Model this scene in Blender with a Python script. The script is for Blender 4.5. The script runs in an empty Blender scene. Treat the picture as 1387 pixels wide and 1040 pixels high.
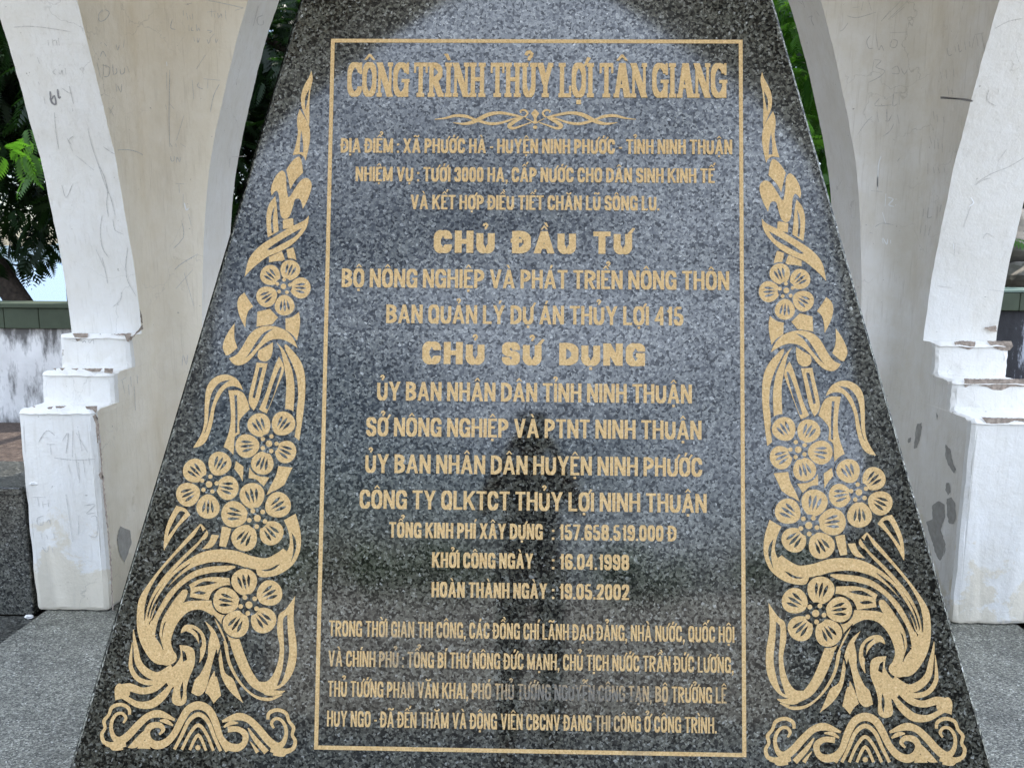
import bpy, bmesh, math, random, unicodedata
import numpy as np
from mathutils import Vector, Matrix, noise as mnoise
from math import sin, cos, pi, radians, atan2, hypot, sqrt

SC = bpy.context.scene
COL = SC.collection

# ------------------------------------------------------------------ camera
IMG_W, IMG_H, FPX = 1387.0, 1040.0, 1042.0
YAW, PITCH, ROLL = -0.01695112, -0.15501716, 0.00733303
CAM = np.array([-0.01855, 0.0, 1.55])
_cy, _sy, _cp, _sp = cos(YAW), sin(YAW), cos(PITCH), sin(PITCH)
_f = np.array([_sy * _cp, _cy * _cp, _sp]); _r = np.array([_cy, -_sy, 0.0]); _u = np.cross(_r, _f)
_r2 = cos(ROLL) * _r + sin(ROLL) * _u; _u2 = -sin(ROLL) * _r + cos(ROLL) * _u
cam_data = bpy.data.cameras.new('camera')
cam_data.sensor_width = 36.0; cam_data.lens = FPX * 36.0 / IMG_W
cam_data.clip_start = 0.05; cam_data.clip_end = 2000
cam = bpy.data.objects.new('camera', cam_data); COL.objects.link(cam)
cam.matrix_world = Matrix(((_r2[0], _u2[0], -_f[0], CAM[0]), (_r2[1], _u2[1], -_f[1], CAM[1]),
                           (_r2[2], _u2[2], -_f[2], CAM[2]), (0, 0, 0, 1)))
SC.camera = cam

# ------------------------------------------------------------------ sky, sun, exposure
SUN_EL, SUN_AZ = radians(73), radians(12)      # azimuth from +Y towards +X: high, behind the stele on the right
world = bpy.data.worlds.new('World'); SC.world = world; world.use_nodes = True
wn, wl = world.node_tree.nodes, world.node_tree.links
wn.clear()
sky = wn.new('ShaderNodeTexSky'); sky.sky_type = 'NISHITA'; sky.sun_disc = False
sky.sun_elevation = SUN_EL; sky.sun_rotation = SUN_AZ; sky.air_density = 1.0; sky.dust_density = 2.2; sky.ozone_density = 1.0
bg = wn.new('ShaderNodeBackground'); bg.inputs[1].default_value = 0.15
wo = wn.new('ShaderNodeOutputWorld')
# bright cloud veil added forecourt-side and rightward to light stele and walls, blue elsewhere
wtc = wn.new('ShaderNodeTexCoord'); wsep = wn.new('ShaderNodeSeparateXYZ'); wl.new(wtc.outputs['Generated'], wsep.inputs[0])
wmp = wn.new('ShaderNodeMapping'); wmp.inputs['Scale'].default_value = (1, 1, 2.4); wl.new(wtc.outputs['Generated'], wmp.inputs[0])
wno = wn.new('ShaderNodeTexNoise'); wno.inputs['Scale'].default_value = 2.1; wno.inputs['Detail'].default_value = 6; wl.new(wmp.outputs[0], wno.inputs['Vector'])
wad = wn.new('ShaderNodeMath'); wad.operation = 'MULTIPLY_ADD'; wad.inputs[1].default_value = -.24; wl.new(wsep.outputs[1], wad.inputs[0]); wl.new(wno.outputs['Fac'], wad.inputs[2])
wz = wn.new('ShaderNodeMath'); wz.operation = 'MULTIPLY_ADD'; wz.inputs[1].default_value = .62; wl.new(wsep.outputs[2], wz.inputs[0]); wl.new(wad.outputs[0], wz.inputs[2])
wx = wn.new('ShaderNodeMath'); wx.operation = 'MULTIPLY_ADD'; wx.inputs[1].default_value = .14; wl.new(wsep.outputs[0], wx.inputs[0]); wl.new(wz.outputs[0], wx.inputs[2])
wr = wn.new('ShaderNodeMapRange'); wr.inputs['From Min'].default_value = .66; wr.inputs['From Max'].default_value = 1.12; wr.interpolation_type = 'SMOOTHSTEP'; wl.new(wx.outputs[0], wr.inputs['Value'])
wmx = wn.new('ShaderNodeMix'); wmx.data_type = 'RGBA'; wl.new(wr.outputs[0], wmx.inputs[0]); wl.new(sky.outputs[0], wmx.inputs[6]); wmx.inputs[7].default_value = (12.0, 13.9, 17.4, 1)
wl.new(wmx.outputs[2], bg.inputs[0]); wl.new(bg.outputs[0], wo.inputs[0])
sl = bpy.data.lights.new('sun', 'SUN'); sl.energy = 3.8; sl.angle = radians(0.6); sl.color = (1.0, 0.955, 0.88)
so = bpy.data.objects.new('sun', sl); COL.objects.link(so)
sdir = Vector((sin(SUN_AZ) * cos(SUN_EL), cos(SUN_AZ) * cos(SUN_EL), sin(SUN_EL)))
so.rotation_euler = sdir.to_track_quat('Z', 'Y').to_euler(); so.location = (3, 3, 12)
SC.view_settings.view_transform = 'Standard'; SC.view_settings.look = 'None'
SC.view_settings.exposure = 0.80; SC.view_settings.gamma = 1.0
SC.cycles.max_bounces = 10; SC.cycles.diffuse_bounces = 6; SC.cycles.transparent_max_bounces = 6

# ------------------------------------------------------------------ helpers
RND = random.Random(7)

def tag(o, label=None, cat=None, group=None, kind=None):
    if label: o['label'] = label
    if cat: o['category'] = cat
    if group: o['group'] = group
    if kind: o['kind'] = kind
    return o

def empty(name, loc):
    o = bpy.data.objects.new(name, None); o.empty_display_size = 0.1
    COL.objects.link(o); o.location = loc
    return o

def origin_of(p):
    v = Vector((0, 0, 0))
    while p is not None:
        v += p.location; p = p.parent
    return v

class MB:
    """Collects faces in world coordinates; build() links them as one mesh object."""
    def __init__(self): self.v = []; self.f = []; self.m = []
    def add(self, verts, faces, mat=0):
        n = len(self.v); self.v += [tuple(p) for p in verts]
        for q in faces: self.f.append(tuple(n + i for i in q)); self.m.append(mat)
    def box(self, x0, x1, y0, y1, z0, z1, mat=0):
        self.add([(x0,y0,z0),(x1,y0,z0),(x1,y1,z0),(x0,y1,z0),(x0,y0,z1),(x1,y0,z1),(x1,y1,z1),(x0,y1,z1)],
                 [(0,3,2,1),(4,5,6,7),(0,1,5,4),(1,2,6,5),(2,3,7,6),(3,0,4,7)], mat)
    def tube(self, pts, rads, n=10, mat=0):
        pts = [Vector(p) for p in pts]; rings = []; up = Vector((0.31, 0.2, 0.93)).normalized()
        for i, p in enumerate(pts):
            d = (pts[min(i+1, len(pts)-1)] - pts[max(i-1, 0)]).normalized()
            a = d.cross(up).normalized() if abs(d.dot(up)) < .97 else d.cross(Vector((1,0,0))).normalized()
            b = d.cross(a)
            rings.append([p + (a*cos(2*pi*k/n) + b*sin(2*pi*k/n))*rads[i] for k in range(n)])
        vs = [q for r in rings for q in r]; fs = []
        for i in range(len(pts)-1):
            for k in range(n):
                fs.append((i*n+k, i*n+(k+1)%n, (i+1)*n+(k+1)%n, (i+1)*n+k))
        fs.append(tuple(range(n))[::-1]); fs.append(tuple(range((len(pts)-1)*n, len(pts)*n)))
        self.add(vs, fs, mat)
    def build(self, name, mats, parent=None, loc=None, smooth=False, bevel=0, seg=2, recalc=True):
        if not isinstance(mats, (list, tuple)): mats = [mats]
        org = origin_of(parent) if parent is not None else Vector(loc or (0, 0, 0))
        me = bpy.data.meshes.new(name)
        me.from_pydata([(p[0]-org.x, p[1]-org.y, p[2]-org.z) for p in self.v], [], self.f)
        for m in mats: me.materials.append(m)
        me.polygons.foreach_set('material_index', self.m)
        if recalc:
            bm = bmesh.new(); bm.from_mesh(me)
            bmesh.ops.recalc_face_normals(bm, faces=bm.faces)
            if bevel:
                es = [e for e in bm.edges if len(e.link_faces) == 2 and e.calc_face_angle() > 0.5]
                bmesh.ops.bevel(bm, geom=es, offset=bevel, segments=seg, affect='EDGES', profile=0.5)
            bm.to_mesh(me); bm.free()
        if smooth: me.polygons.foreach_set('use_smooth', [True]*len(me.polygons))
        me.update()
        o = bpy.data.objects.new(name, me); COL.objects.link(o)
        if parent is not None: o.parent = parent
        else: o.location = org
        return o

# ------------------------------------------------------------------ materials
def mat(name):
    m = bpy.data.materials.new(name); m.use_nodes = True
    nt = m.node_tree; b = nt.nodes['Principled BSDF']
    return m, nt, b

def N(nt, t, **kw):
    n = nt.nodes.new(t)
    for k, v in kw.items(): setattr(n, k, v)
    return n

def coords(nt, kind='Object', scale=None):
    tc = N(nt, 'ShaderNodeTexCoord'); out = tc.outputs[kind]
    if scale:
        mp = N(nt, 'ShaderNodeMapping'); mp.inputs['Scale'].default_value = scale
        nt.links.new(out, mp.inputs[0]); out = mp.outputs[0]
    return out

def noise(nt, vec, scale, detail=4, rough=0.55, dist=0.0):
    n = N(nt, 'ShaderNodeTexNoise'); n.inputs['Scale'].default_value = scale; n.inputs['Detail'].default_value = detail
    n.inputs['Roughness'].default_value = rough; n.inputs['Distortion'].default_value = dist
    nt.links.new(vec, n.inputs['Vector']); return n.outputs['Fac']

def ramp(nt, fac, stops, interp='LINEAR'):
    r = N(nt, 'ShaderNodeValToRGB'); cr = r.color_ramp; cr.interpolation = interp
    while len(cr.elements) < len(stops): cr.elements.new(0.5)
    for e, (p, c) in zip(cr.elements, stops):
        e.position = p; e.color = (c, c, c, 1) if isinstance(c, (int, float)) else (*c, 1)
    nt.links.new(fac, r.inputs[0]); return r.outputs[0]

def mix(nt, fac, a, b, mode='MIX'):
    m = N(nt, 'ShaderNodeMix', data_type='RGBA', blend_type=mode)
    for i, s in ((0, fac), (6, a), (7, b)):
        if isinstance(s, (int, float)): m.inputs[i].default_value = s
        elif isinstance(s, tuple): m.inputs[i].default_value = (*s, 1)
        else: nt.links.new(s, m.inputs[i])
    return m.outputs[2]

def math_(nt, op, a, b=None):
    m = N(nt, 'ShaderNodeMath', operation=op)
    for i, s in enumerate((a, b)):
        if s is None: continue
        if isinstance(s, (int, float)): m.inputs[i].default_value = s
        else: nt.links.new(s, m.inputs[i])
    return m.outputs[0]

def bump(nt, h, b, strength=0.3, dist=0.002):
    n = N(nt, 'ShaderNodeBump'); n.inputs['Strength'].default_value = strength; n.inputs['Distance'].default_value = dist
    nt.links.new(h, n.inputs['Height']); nt.links.new(n.outputs[0], b.inputs['Normal'])

def granite(name, rough, scale=165.0, tone=1.0, blotch=True, bumpy=0.0, streak=None, even=0.0):
    m, nt, b = mat(name); L = nt.links
    vec = coords(nt, scale=streak)
    warp = N(nt, 'ShaderNodeTexNoise'); warp.inputs['Scale'].default_value = 120; warp.inputs['Detail'].default_value = 3
    L.new(vec, warp.inputs['Vector'])
    wv = N(nt, 'ShaderNodeVectorMath', operation='MULTIPLY_ADD'); wv.inputs[1].default_value = (0.010, 0.010, 0.010)
    L.new(warp.outputs['Color'], wv.inputs[0]); L.new(vec, wv.inputs[2])
    vo = N(nt, 'ShaderNodeTexVoronoi'); vo.inputs['Scale'].default_value = scale; L.new(wv.outputs[0], vo.inputs['Vector'])
    sep = N(nt, 'ShaderNodeSeparateColor'); L.new(vo.outputs['Color'], sep.inputs[0])
    t = tone
    base = ramp(nt, sep.outputs[0], [(0.0, (.0062*t,.0062*t,.0054*t)), (.24, (.0145*t,.0145*t,.012*t)), (.38, (.044*t,.0435*t,.034*t)),
                                     (.60, (.072*t,.071*t,.055*t)), (.78, (.110*t,.108*t,.088*t)), (.92, (.155*t,.154*t,.132*t)), (.985, (.24*t,.24*t,.22*t))], 'CONSTANT')
    if even: base = mix(nt, even, base, (.066*t,.066*t,.056*t))
    vo2 = N(nt, 'ShaderNodeTexVoronoi'); vo2.inputs['Scale'].default_value = scale*2.3; L.new(wv.outputs[0], vo2.inputs['Vector'])
    sep2 = N(nt, 'ShaderNodeSeparateColor'); L.new(vo2.outputs['Color'], sep2.inputs[0])
    fine = ramp(nt, sep2.outputs[1], [(0, .62), (.5, .95), (.9, 1.15), (.97, 1.9)], 'LINEAR')
    c = mix(nt, 1.0, base, fine, 'MULTIPLY')
    if blotch:
        bl = ramp(nt, math_(nt, 'ADD', math_(nt, 'MULTIPLY', noise(nt, vec, 9, 3), .5), math_(nt, 'MULTIPLY', noise(nt, vec, 1.4, 5, .6), .5)), [(.36, .72), (.64, 1.28)])
        c = mix(nt, 1.0, c, bl, 'MULTIPLY')
    L.new(c, b.inputs['Base Color'])
    b.inputs['Roughness'].default_value = rough; b.inputs['IOR'].default_value = 1.68
    if rough < .1: nt.links.new(ramp(nt, noise(nt, vec, 2.6, 5, .65), [(.35, rough*.8), (.72, rough*2.0)]), b.inputs['Roughness'])
    nt.links.new(ramp(nt, sep.outputs[0], [(0, .21), (.38, .48), (1, .61)]), b.inputs['Specular IOR Level'])
    if bumpy:
        bump(nt, math_(nt, 'ADD', noise(nt, vec, 220, 3), noise(nt, vec, 60, 3)), b, bumpy, 0.004)
    return m

M_GRANITE = granite('polished_granite', 0.06, scale=190.0, tone=1.0)
M_CUT = granite('sawn_granite_edge', 0.55, tone=3.2, blotch=False)
M_FLOOR = granite('flamed_granite', 0.50, scale=260, tone=2.7, bumpy=0.5, even=.28, streak=(0.7, 1.0, 1.0))
M_TERR = granite('dark_granite_cladding', 0.30, scale=150, tone=0.9)

def make_gold():
    m, nt, b = mat('sandblasted_gold_paint'); L = nt.links
    vec = coords(nt)
    n1 = noise(nt, vec, 210, 5, .8); n2 = noise(nt, vec, 45, 4)
    c = ramp(nt, n1, [(.32, (.34,.20,.075)), (.43, (.66,.425,.18)), (.57, (.84,.575,.27)), (.70, (1.0,.81,.50))])
    c = mix(nt, ramp(nt, n2, [(.35, 0.0), (.7, .35)]), c, (.62,.42,.19))
    # worn letters: paint rubbed down to the blasted stone in patches low on the panel
    sx = N(nt, 'ShaderNodeSeparateXYZ'); L.new(vec, sx.inputs[0])
    px = math_(nt, 'SUBTRACT', 1.0, math_(nt, 'ABSOLUTE', math_(nt, 'DIVIDE', math_(nt, 'SUBTRACT', sx.outputs[0], 0.10), 0.26)))
    pz = math_(nt, 'SUBTRACT', 1.0, math_(nt, 'ABSOLUTE', math_(nt, 'DIVIDE', math_(nt, 'SUBTRACT', sx.outputs[2], WEAR_Z), 0.045)))
    zone = math_(nt, 'MULTIPLY', math_(nt, 'MAXIMUM', px, 0.0), math_(nt, 'MAXIMUM', pz, 0.0))
    zone2 = ramp(nt, noise(nt, vec, 5.5, 2), [(.56, 0.0), (.74, .55)])
    zone2 = math_(nt, 'MULTIPLY', zone2, math_(nt, 'LESS_THAN', math_(nt, 'ABSOLUTE', sx.outputs[0]), .495))
    zl = math_(nt, 'MULTIPLY', zone2, ramp(nt, sx.outputs[2], [(.66, 1.0), (.80, .12)]))
    tot = math_(nt, 'ADD', math_(nt, 'MULTIPLY', zone, 2.3), math_(nt, 'MULTIPLY', zl, 1.25))
    w = math_(nt, 'MULTIPLY', ramp(nt, noise(nt, vec, 170, 3), [(.34, .35), (.6, 1.0)]), tot)
    w = math_(nt, 'MINIMUM', w, 0.92)
    c = mix(nt, w, c, (.17,.17,.16))
    spk = ramp(nt, noise(nt, vec, 300, 2), [(.70, 0.0), (.76, .55)])
    c = mix(nt, spk, c, (.16,.115,.06))
    L.new(c, b.inputs['Base Color']); b.inputs['Roughness'].default_value = .62
    b.inputs['Specular IOR Level'].default_value = .35
    bump(nt, n1, b, .8, .004)
    return m
WEAR_Z = 0.553

def make_plaster(name, base, stain=True, seed=0.0, dirt=1.0):
    m, nt, b = mat(name); L = nt.links
    vec = coords(nt)
    of = N(nt, 'ShaderNodeVectorMath', operation='ADD'); of.inputs[1].default_value = (seed, seed*2, seed*.7); L.new(vec, of.inputs[0]); vec = of.outputs[0]
    sv = N(nt, 'ShaderNodeMapping'); sv.inputs['Scale'].default_value = (1, 1, .28); L.new(vec, sv.inputs[0])
    n1 = noise(nt, vec, 3.0, 5); n2 = noise(nt, sv.outputs[0], 14, 4, .65); n3 = noise(nt, vec, 90, 3)
    c = mix(nt, ramp(nt, n1, [(.35, 0.0), (.70, .38*dirt)]), base, tuple(x*y for x, y in zip(base, (.86,.82,.74))))
    c = mix(nt, ramp(nt, n2, [(.52, 0.0), (.80, .42*dirt)]), c, tuple(x*y for x, y in zip(base, (.74,.70,.64))))
    if stain:
        # older cream coat showing in flaky patches low on the pier
        sx = N(nt, 'ShaderNodeSeparateXYZ'); L.new(coords(nt), sx.inputs[0])
        low = ramp(nt, sx.outputs[2], [(.02, 1.0), (.30, .80), (.60, .62), (.90, .60), (.96, .0)])
        lowv = math_(nt, 'MULTIPLY', noise(nt, vec, 4.2, 8, .66, .3), low)
        pf = ramp(nt, lowv, [(.42, 0.0), (.455, 1.0)])
        foot = ramp(nt, math_(nt, 'ADD', sx.outputs[2], math_(nt, 'MULTIPLY', noise(nt, vec, 22, 4), .03)), [(.012, .85), (.040, 0.0)])
        c = mix(nt, foot, c, (.24,.19,.145))
        c = mix(nt, math_(nt, 'MULTIPLY', pf, .85), c, (.69,.62,.49))
    fv = N(nt, 'ShaderNodeMapping'); fv.inputs['Scale'].default_value = (1, 1, .06); L.new(vec, fv.inputs[0])
    c = mix(nt, ramp(nt, noise(nt, fv.outputs[0], 75, 3, .7), [(.56, 0.0), (.72, .30*dirt)]), c, tuple(x*y for x, y in zip(base, (.62,.59,.54))))
    hair = N(nt, 'ShaderNodeTexVoronoi', feature='DISTANCE_TO_EDGE'); hair.inputs['Scale'].default_value = 2.6
    hw_ = N(nt, 'ShaderNodeVectorMath', operation='MULTIPLY_ADD'); hw_.inputs[1].default_value = (.35,.35,.35); hn = N(nt, 'ShaderNodeTexNoise'); hn.inputs['Scale'].default_value = 5; hn.inputs['Detail'].default_value = 6
    L.new(vec, hn.inputs['Vector']); L.new(hn.outputs['Color'], hw_.inputs[0]); L.new(vec, hw_.inputs[2]); L.new(hw_.outputs[0], hair.inputs['Vector'])
    hm = math_(nt, 'MULTIPLY', ramp(nt, hair.outputs[0], [(.0, 1.0), (.006, 0.0)]), ramp(nt, noise(nt, vec, 2.2, 2), [(.5, 0.0), (.62, .55)]))
    c = mix(nt, hm, c, (.36,.34,.31))
    gr = ramp(nt, noise(nt, vec, 7, 8, .75), [(.40, 0.0), (.75, .5*dirt)])
    c = mix(nt, gr, c, tuple(x*y for x, y in zip(base, (.84,.80,.71))))
    pits = ramp(nt, noise(nt, vec, 55, 2, .4), [(.205, 1.0), (.235, 0.0)])
    c = mix(nt, math_(nt, 'MULTIPLY', pits, .7), c, (.30,.27,.23))
    L.new(c, b.inputs['Base Color']); b.inputs['Roughness'].default_value = .78
    b.inputs['Specular IOR Level'].default_value = .3
    bump(nt, math_(nt, 'ADD', math_(nt, 'MULTIPLY', n3, .25), noise(nt, vec, 13, 6, .65)), b, .55, .010)
    return m

def make_simple(name, col, rough=.7, nscale=30, var=.25, bmp=.2, bd=.004, spec=.3, tint=None):
    m, nt, b = mat(name)
    vec = coords(nt); n = noise(nt, vec, nscale, 5)
    c = ramp(nt, n, [(.3, tuple(x*(1-var) for x in col)), (.7, tuple(min(1, x*(1+var)) for x in (tint or col)))])
    nt.links.new(c, b.inputs['Base Color']); b.inputs['Roughness'].default_value = rough
    b.inputs['Specular IOR Level'].default_value = spec
    if bmp: bump(nt, n, b, bmp, bd)
    return m

M_GOLD = make_gold()
M_WHITE = make_plaster('whitewashed_plaster', (.80,.785,.75))
M_CREAM = make_plaster('warm_plaster', (.86,.795,.68), seed=3.1, dirt=1.25)  # inner faces of the left piers, warmer than the whitewash
M_CREAM2 = make_plaster('pale_cream_plaster', (.83,.805,.765), seed=5.7, dirt=1.5)  # inner faces of the right piers, less saturated than the left
M_MORTAR = make_simple('exposed_mortar', (.33,.27,.22), .9, 60, .35, .7, .006)
M_PEEL = make_simple('peeled_render', (.34,.325,.295), .85, 40, .15, .3, .003)
M_SCRATCH = make_simple('pencil_scratch', (.56,.54,.505), .8, 120, .25, 0)
M_SCRATCHL = make_simple('chalk_scratch', (.90,.90,.89), .8, 60, .05, 0)
M_SCRATCHD = make_simple('dark_pencil_scratch', (.27,.26,.26), .8, 120, .25, 0)
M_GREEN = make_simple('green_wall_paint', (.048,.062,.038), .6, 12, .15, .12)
M_GREENL = make_simple('skylit_green_paint', (.12,.165,.135), .6, 12, .15, .12)  # sky light on the coping top put into this paler green
M_BARK = make_simple('bark', (.055,.042,.032), .9, 25, .4, .8, .02)
M_ROCK = make_simple('grey_rock', (.17,.155,.135), .85, 8, .35, .6, .02)
M_CRUMB = make_simple('white_plaster_crumb', (.82,.81,.78), .8, 200, .06, .4)

def make_dirtywall():
    m, nt, b = mat('stained_whitewash'); L = nt.links
    vec = coords(nt)
    sv = N(nt, 'ShaderNodeMapping'); sv.inputs['Scale'].default_value = (1, 1, .3); L.new(vec, sv.inputs[0])
    c = ramp(nt, noise(nt, vec, 3.5, 6), [(.35, (.74,.73,.71)), (.62, (.60,.59,.57))])
    sx = N(nt, 'ShaderNodeSeparateXYZ'); L.new(vec, sx.inputs[0])
    z = ramp(nt, sx.outputs[2], [(.0, .20), (.16, .02), (.50, -.02), (.66, .16)])
    k = ramp(nt, math_(nt, 'ADD', noise(nt, sv.outputs[0], 9, 6, .7), z), [(.52, 0.0), (.68, .92)])
    k2 = ramp(nt, sx.outputs[0], [(.0, .0), (.5, 0.0)])
    c = mix(nt, k, c, (.09,.085,.08))
    L.new(c, b.inputs['Base Color']); b.inputs['Roughness'].default_value = .85
    bump(nt, noise(nt, vec, 30, 5), b, .5, .008)
    return m
M_DIRTYWALL = make_dirtywall()

def make_blackwall():
    m, nt, b = mat('mouldy_whitewash'); L = nt.links
    vec = coords(nt)
    sv = N(nt, 'ShaderNodeMapping'); sv.inputs['Scale'].default_value = (1, 1, .25); L.new(vec, sv.inputs[0])
    k = ramp(nt, noise(nt, sv.outputs[0], 7, 7, .72), [(.40, (.018,.018,.02)), (.54, (.03,.03,.034)), (.60, (.34,.36,.40)), (.75, (.55,.57,.6))])
    L.new(k, b.inputs['Base Color']); b.inputs['Roughness'].default_value = .85
    bump(nt, noise(nt, vec, 30, 5), b, .5, .008)
    return m
M_BLACKWALL = make_blackwall()

def make_soil():
    m, nt, b = mat('dirt_and_leaf_litter'); L = nt.links
    vec = coords(nt)
    n = noise(nt, vec, 1.6, 6, .65); g = noise(nt, vec, 38, 5, .7)
    c = ramp(nt, g, [(.30, (.022,.014,.010)), (.47, (.052,.033,.023)), (.60, (.09,.062,.045)), (.75, (.17,.14,.11))])  # tree shade put into this darker soil tone
    pale = ramp(nt, g, [(.3, (.30,.27,.22)), (.7, (.46,.43,.37))])
    sx = N(nt, 'ShaderNodeSeparateXYZ'); L.new(vec, sx.inputs[0])
    front = ramp(nt, math_(nt, 'ADD', math_(nt, 'MULTIPLY', sx.outputs[1], .08), .5), [(.58, 1.0), (.78, 0.0)])  # paler ground carried back this far to bounce light onto inner walls
    c = mix(nt, math_(nt, 'MULTIPLY', front, ramp(nt, n, [(.25, .7), (.6, 1.0)])), c, pale)
    L.new(c, b.inputs['Base Color']); b.inputs['Roughness'].default_value = .95
    bump(nt, math_(nt, 'ADD', g, n), b, .8, .03)
    return m
M_SOIL = make_soil()

def make_water():
    m, nt, b = mat('lake_water')
    vec = coords(nt, scale=(1, 1, 1))
    b.inputs['Base Color'].default_value = (.15,.21,.29, 1); b.inputs['Roughness'].default_value = .25; b.inputs['IOR'].default_value = 1.33; b.inputs['Specular IOR Level'].default_value = .2
    bump(nt, noise(nt, vec, 3.2, 3), b, .25, .06)
    return m
M_WATER = make_water()

def make_leaf(name, dark, light):
    m, nt, b = mat(name); L = nt.links
    vec = coords(nt)
    c = ramp(nt, noise(nt, vec, 2.3, 4), [(.32, dark), (.68, light)])
    L.new(c, b.inputs['Base Color']); b.inputs['Roughness'].default_value = .42; b.inputs['Specular IOR Level'].default_value = .4
    tr = N(nt, 'ShaderNodeBsdfTranslucent'); L.new(mix(nt, 1.0, c, (1.5, 1.7, .7), 'MULTIPLY'), tr.inputs[0])
    ms = N(nt, 'ShaderNodeMixShader'); ms.inputs[0].default_value = .48
    L.new(b.outputs[0], ms.inputs[1]); L.new(tr.outputs[0], ms.inputs[2])
    L.new(ms.outputs[0], nt.nodes['Material Output'].inputs[0])
    return m
M_LEAF_D = make_leaf('shaded_neem_leaf', (.008,.022,.007), (.018,.045,.010))  # shade of the backlit crowns put into this darker leaf colour
M_LEAF_M = make_leaf('green_neem_leaf', (.022,.07,.012), (.055,.145,.022))
M_LEAF_L = make_leaf('sunlit_leaf', (.022,.075,.010), (.075,.17,.026))  # sunlight on the leaves put into this brighter colour

# ------------------------------------------------------------------ ground, lake, floors
def ground_z(x, y):
    if y > 11.5 and x < 14: return max(-2.4, .45 - (y - 11.5)*.45) if y < 60 else -2.4
    if y >= 4.29 or (y > 3.6 and abs(x) > 2.05): return .45 + .03*sin(x*1.7 + y)
    if abs(x) > 7: return .1*sin(x*.31)*cos(y*.27) - .06
    return -.06
xs = sorted(set([-600,-200,-80,-40,-25,-18] + [-14 + .5*i for i in range(57)] + [-2.1,-1.95,1.95,2.1] + [18,25,40,80,200,600]))
ys = sorted(set([-600,-200,-80,-40,-25] + [-16 + 1.0*i for i in range(19)] + [3.54,3.63,4.22,4.3] + [4 + .5*i for i in range(40)] + [26,32,45,61,120,600]))
g = MB()
gv = [(x, y, ground_z(x, y)) for y in ys for x in xs]; nx = len(xs)
g.add(gv, [(j*nx+i, j*nx+i+1, (j+1)*nx+i+1, (j+1)*nx+i) for j in range(len(ys)-1) for i in range(nx-1)])
tag(g.build('ground', M_SOIL, smooth=False), kind='structure')
g = MB(); g.add([(-700,13,-.75),(700,13,-.75),(700,900,-.75),(-700,900,-.75)], [(0,1,2,3)])
tag(g.build('lake', M_WATER), kind='structure')
g = MB(); g.box(-2.155, 2.155, -.9, 4.22, -.12, 0)
tag(g.build('granite_floor', M_FLOOR), kind='structure')
g = MB(); g.box(-3.3, -2.158, -.9, 3.20, -.13, -.022); g.box(2.158, 3.3, -.9, 3.20, -.13, -.022)
tag(g.build('terrace_paving', M_TERR), kind='structure')

# granite clad planter walls at each side of the pavilion
for s, where in ((-1, 'left'), (1, 'right')):
    g = MB(); x0, x1 = sorted((s*2.2065, s*3.9))
    g.box(x0, x1, 3.205, 3.62, -.02, .54)
    r = empty('granite_ledge', (s*3.4, 3.4, -.02))
    tag(r, 'dark granite clad ledge running out from the %s white pier' % where, 'ledge', 'granite ledges beside the pavilion')
    g.build('ledge_face', M_TERR, r, bevel=.004)
    g = MB(); g.box(x0, x1, 3.19, 3.64, .5405, .573); g.build('ledge_slab', M_TERR, r, bevel=.004)

# ------------------------------------------------------------------ pavilion: four piers with arched arms, roof
def lerp_tab(tab, h):
    if h <= tab[0][0]: return tab[0][1]
    for (h0, w0), (h1, w1) in zip(tab, tab[1:]):
        if h <= h1: return w0 + (w1-w0)*(h-h0)/(h1-h0)
    return tab[-1][1]
def smooth_tab(tab):
    # Catmull-Rom through the table, monotone enough for an arch
    out = []
    for i in range(len(tab)-1):
        p0, p1, p2, p3 = tab[max(i-1,0)], tab[i], tab[i+1], tab[min(i+2,len(tab)-1)]
        for k in range(5):
            t = k/5
            def cr(a,b,c,d): return .5*((2*b)+(-a+c)*t+(2*a-5*b+4*c-d)*t*t+(-a+3*b-3*c+d)*t**3)
            out.append((p1[0]+(p2[0]-p1[0])*t, cr(p0[1],p1[1],p2[1],p3[1])))
    out.append(tab[-1]); return out
ARCHB = smooth_tab([(1.205,1.655),(1.5,1.635),(1.75,1.61),(2.0,1.575),(2.2,1.527),(2.4,1.47),(2.6,1.41),(2.8,1.338),(3.0,1.25),(3.2,1.135),(3.4,.985),(3.6,.795),(3.8,.55),(4.0,.27),(4.15,.0)])
ARCHS = smooth_tab([(1.205,1.655),(1.5,1.628),(1.75,1.578),(2.0,1.525),(2.2,1.455),(2.4,1.385),(2.6,1.305),(2.8,1.205),(3.0,1.075),(3.2,.905),(3.4,.735),(3.6,.53),(3.8,.28),(3.97,.0)])
ARCHF = smooth_tab([(1.205,1.66),(1.6,1.66),(2.0,1.65),(2.4,1.635),(2.7,1.61),(2.9,1.58),(3.1,1.525),(3.25,1.44),(3.4,1.335),(3.55,1.18),(3.7,1.01),(3.9,.79),(4.11,.53),(4.3,.26),(4.43,.0)])
HALF, CY, TH, RF = 1.86, 2.0, .34, .10

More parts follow.
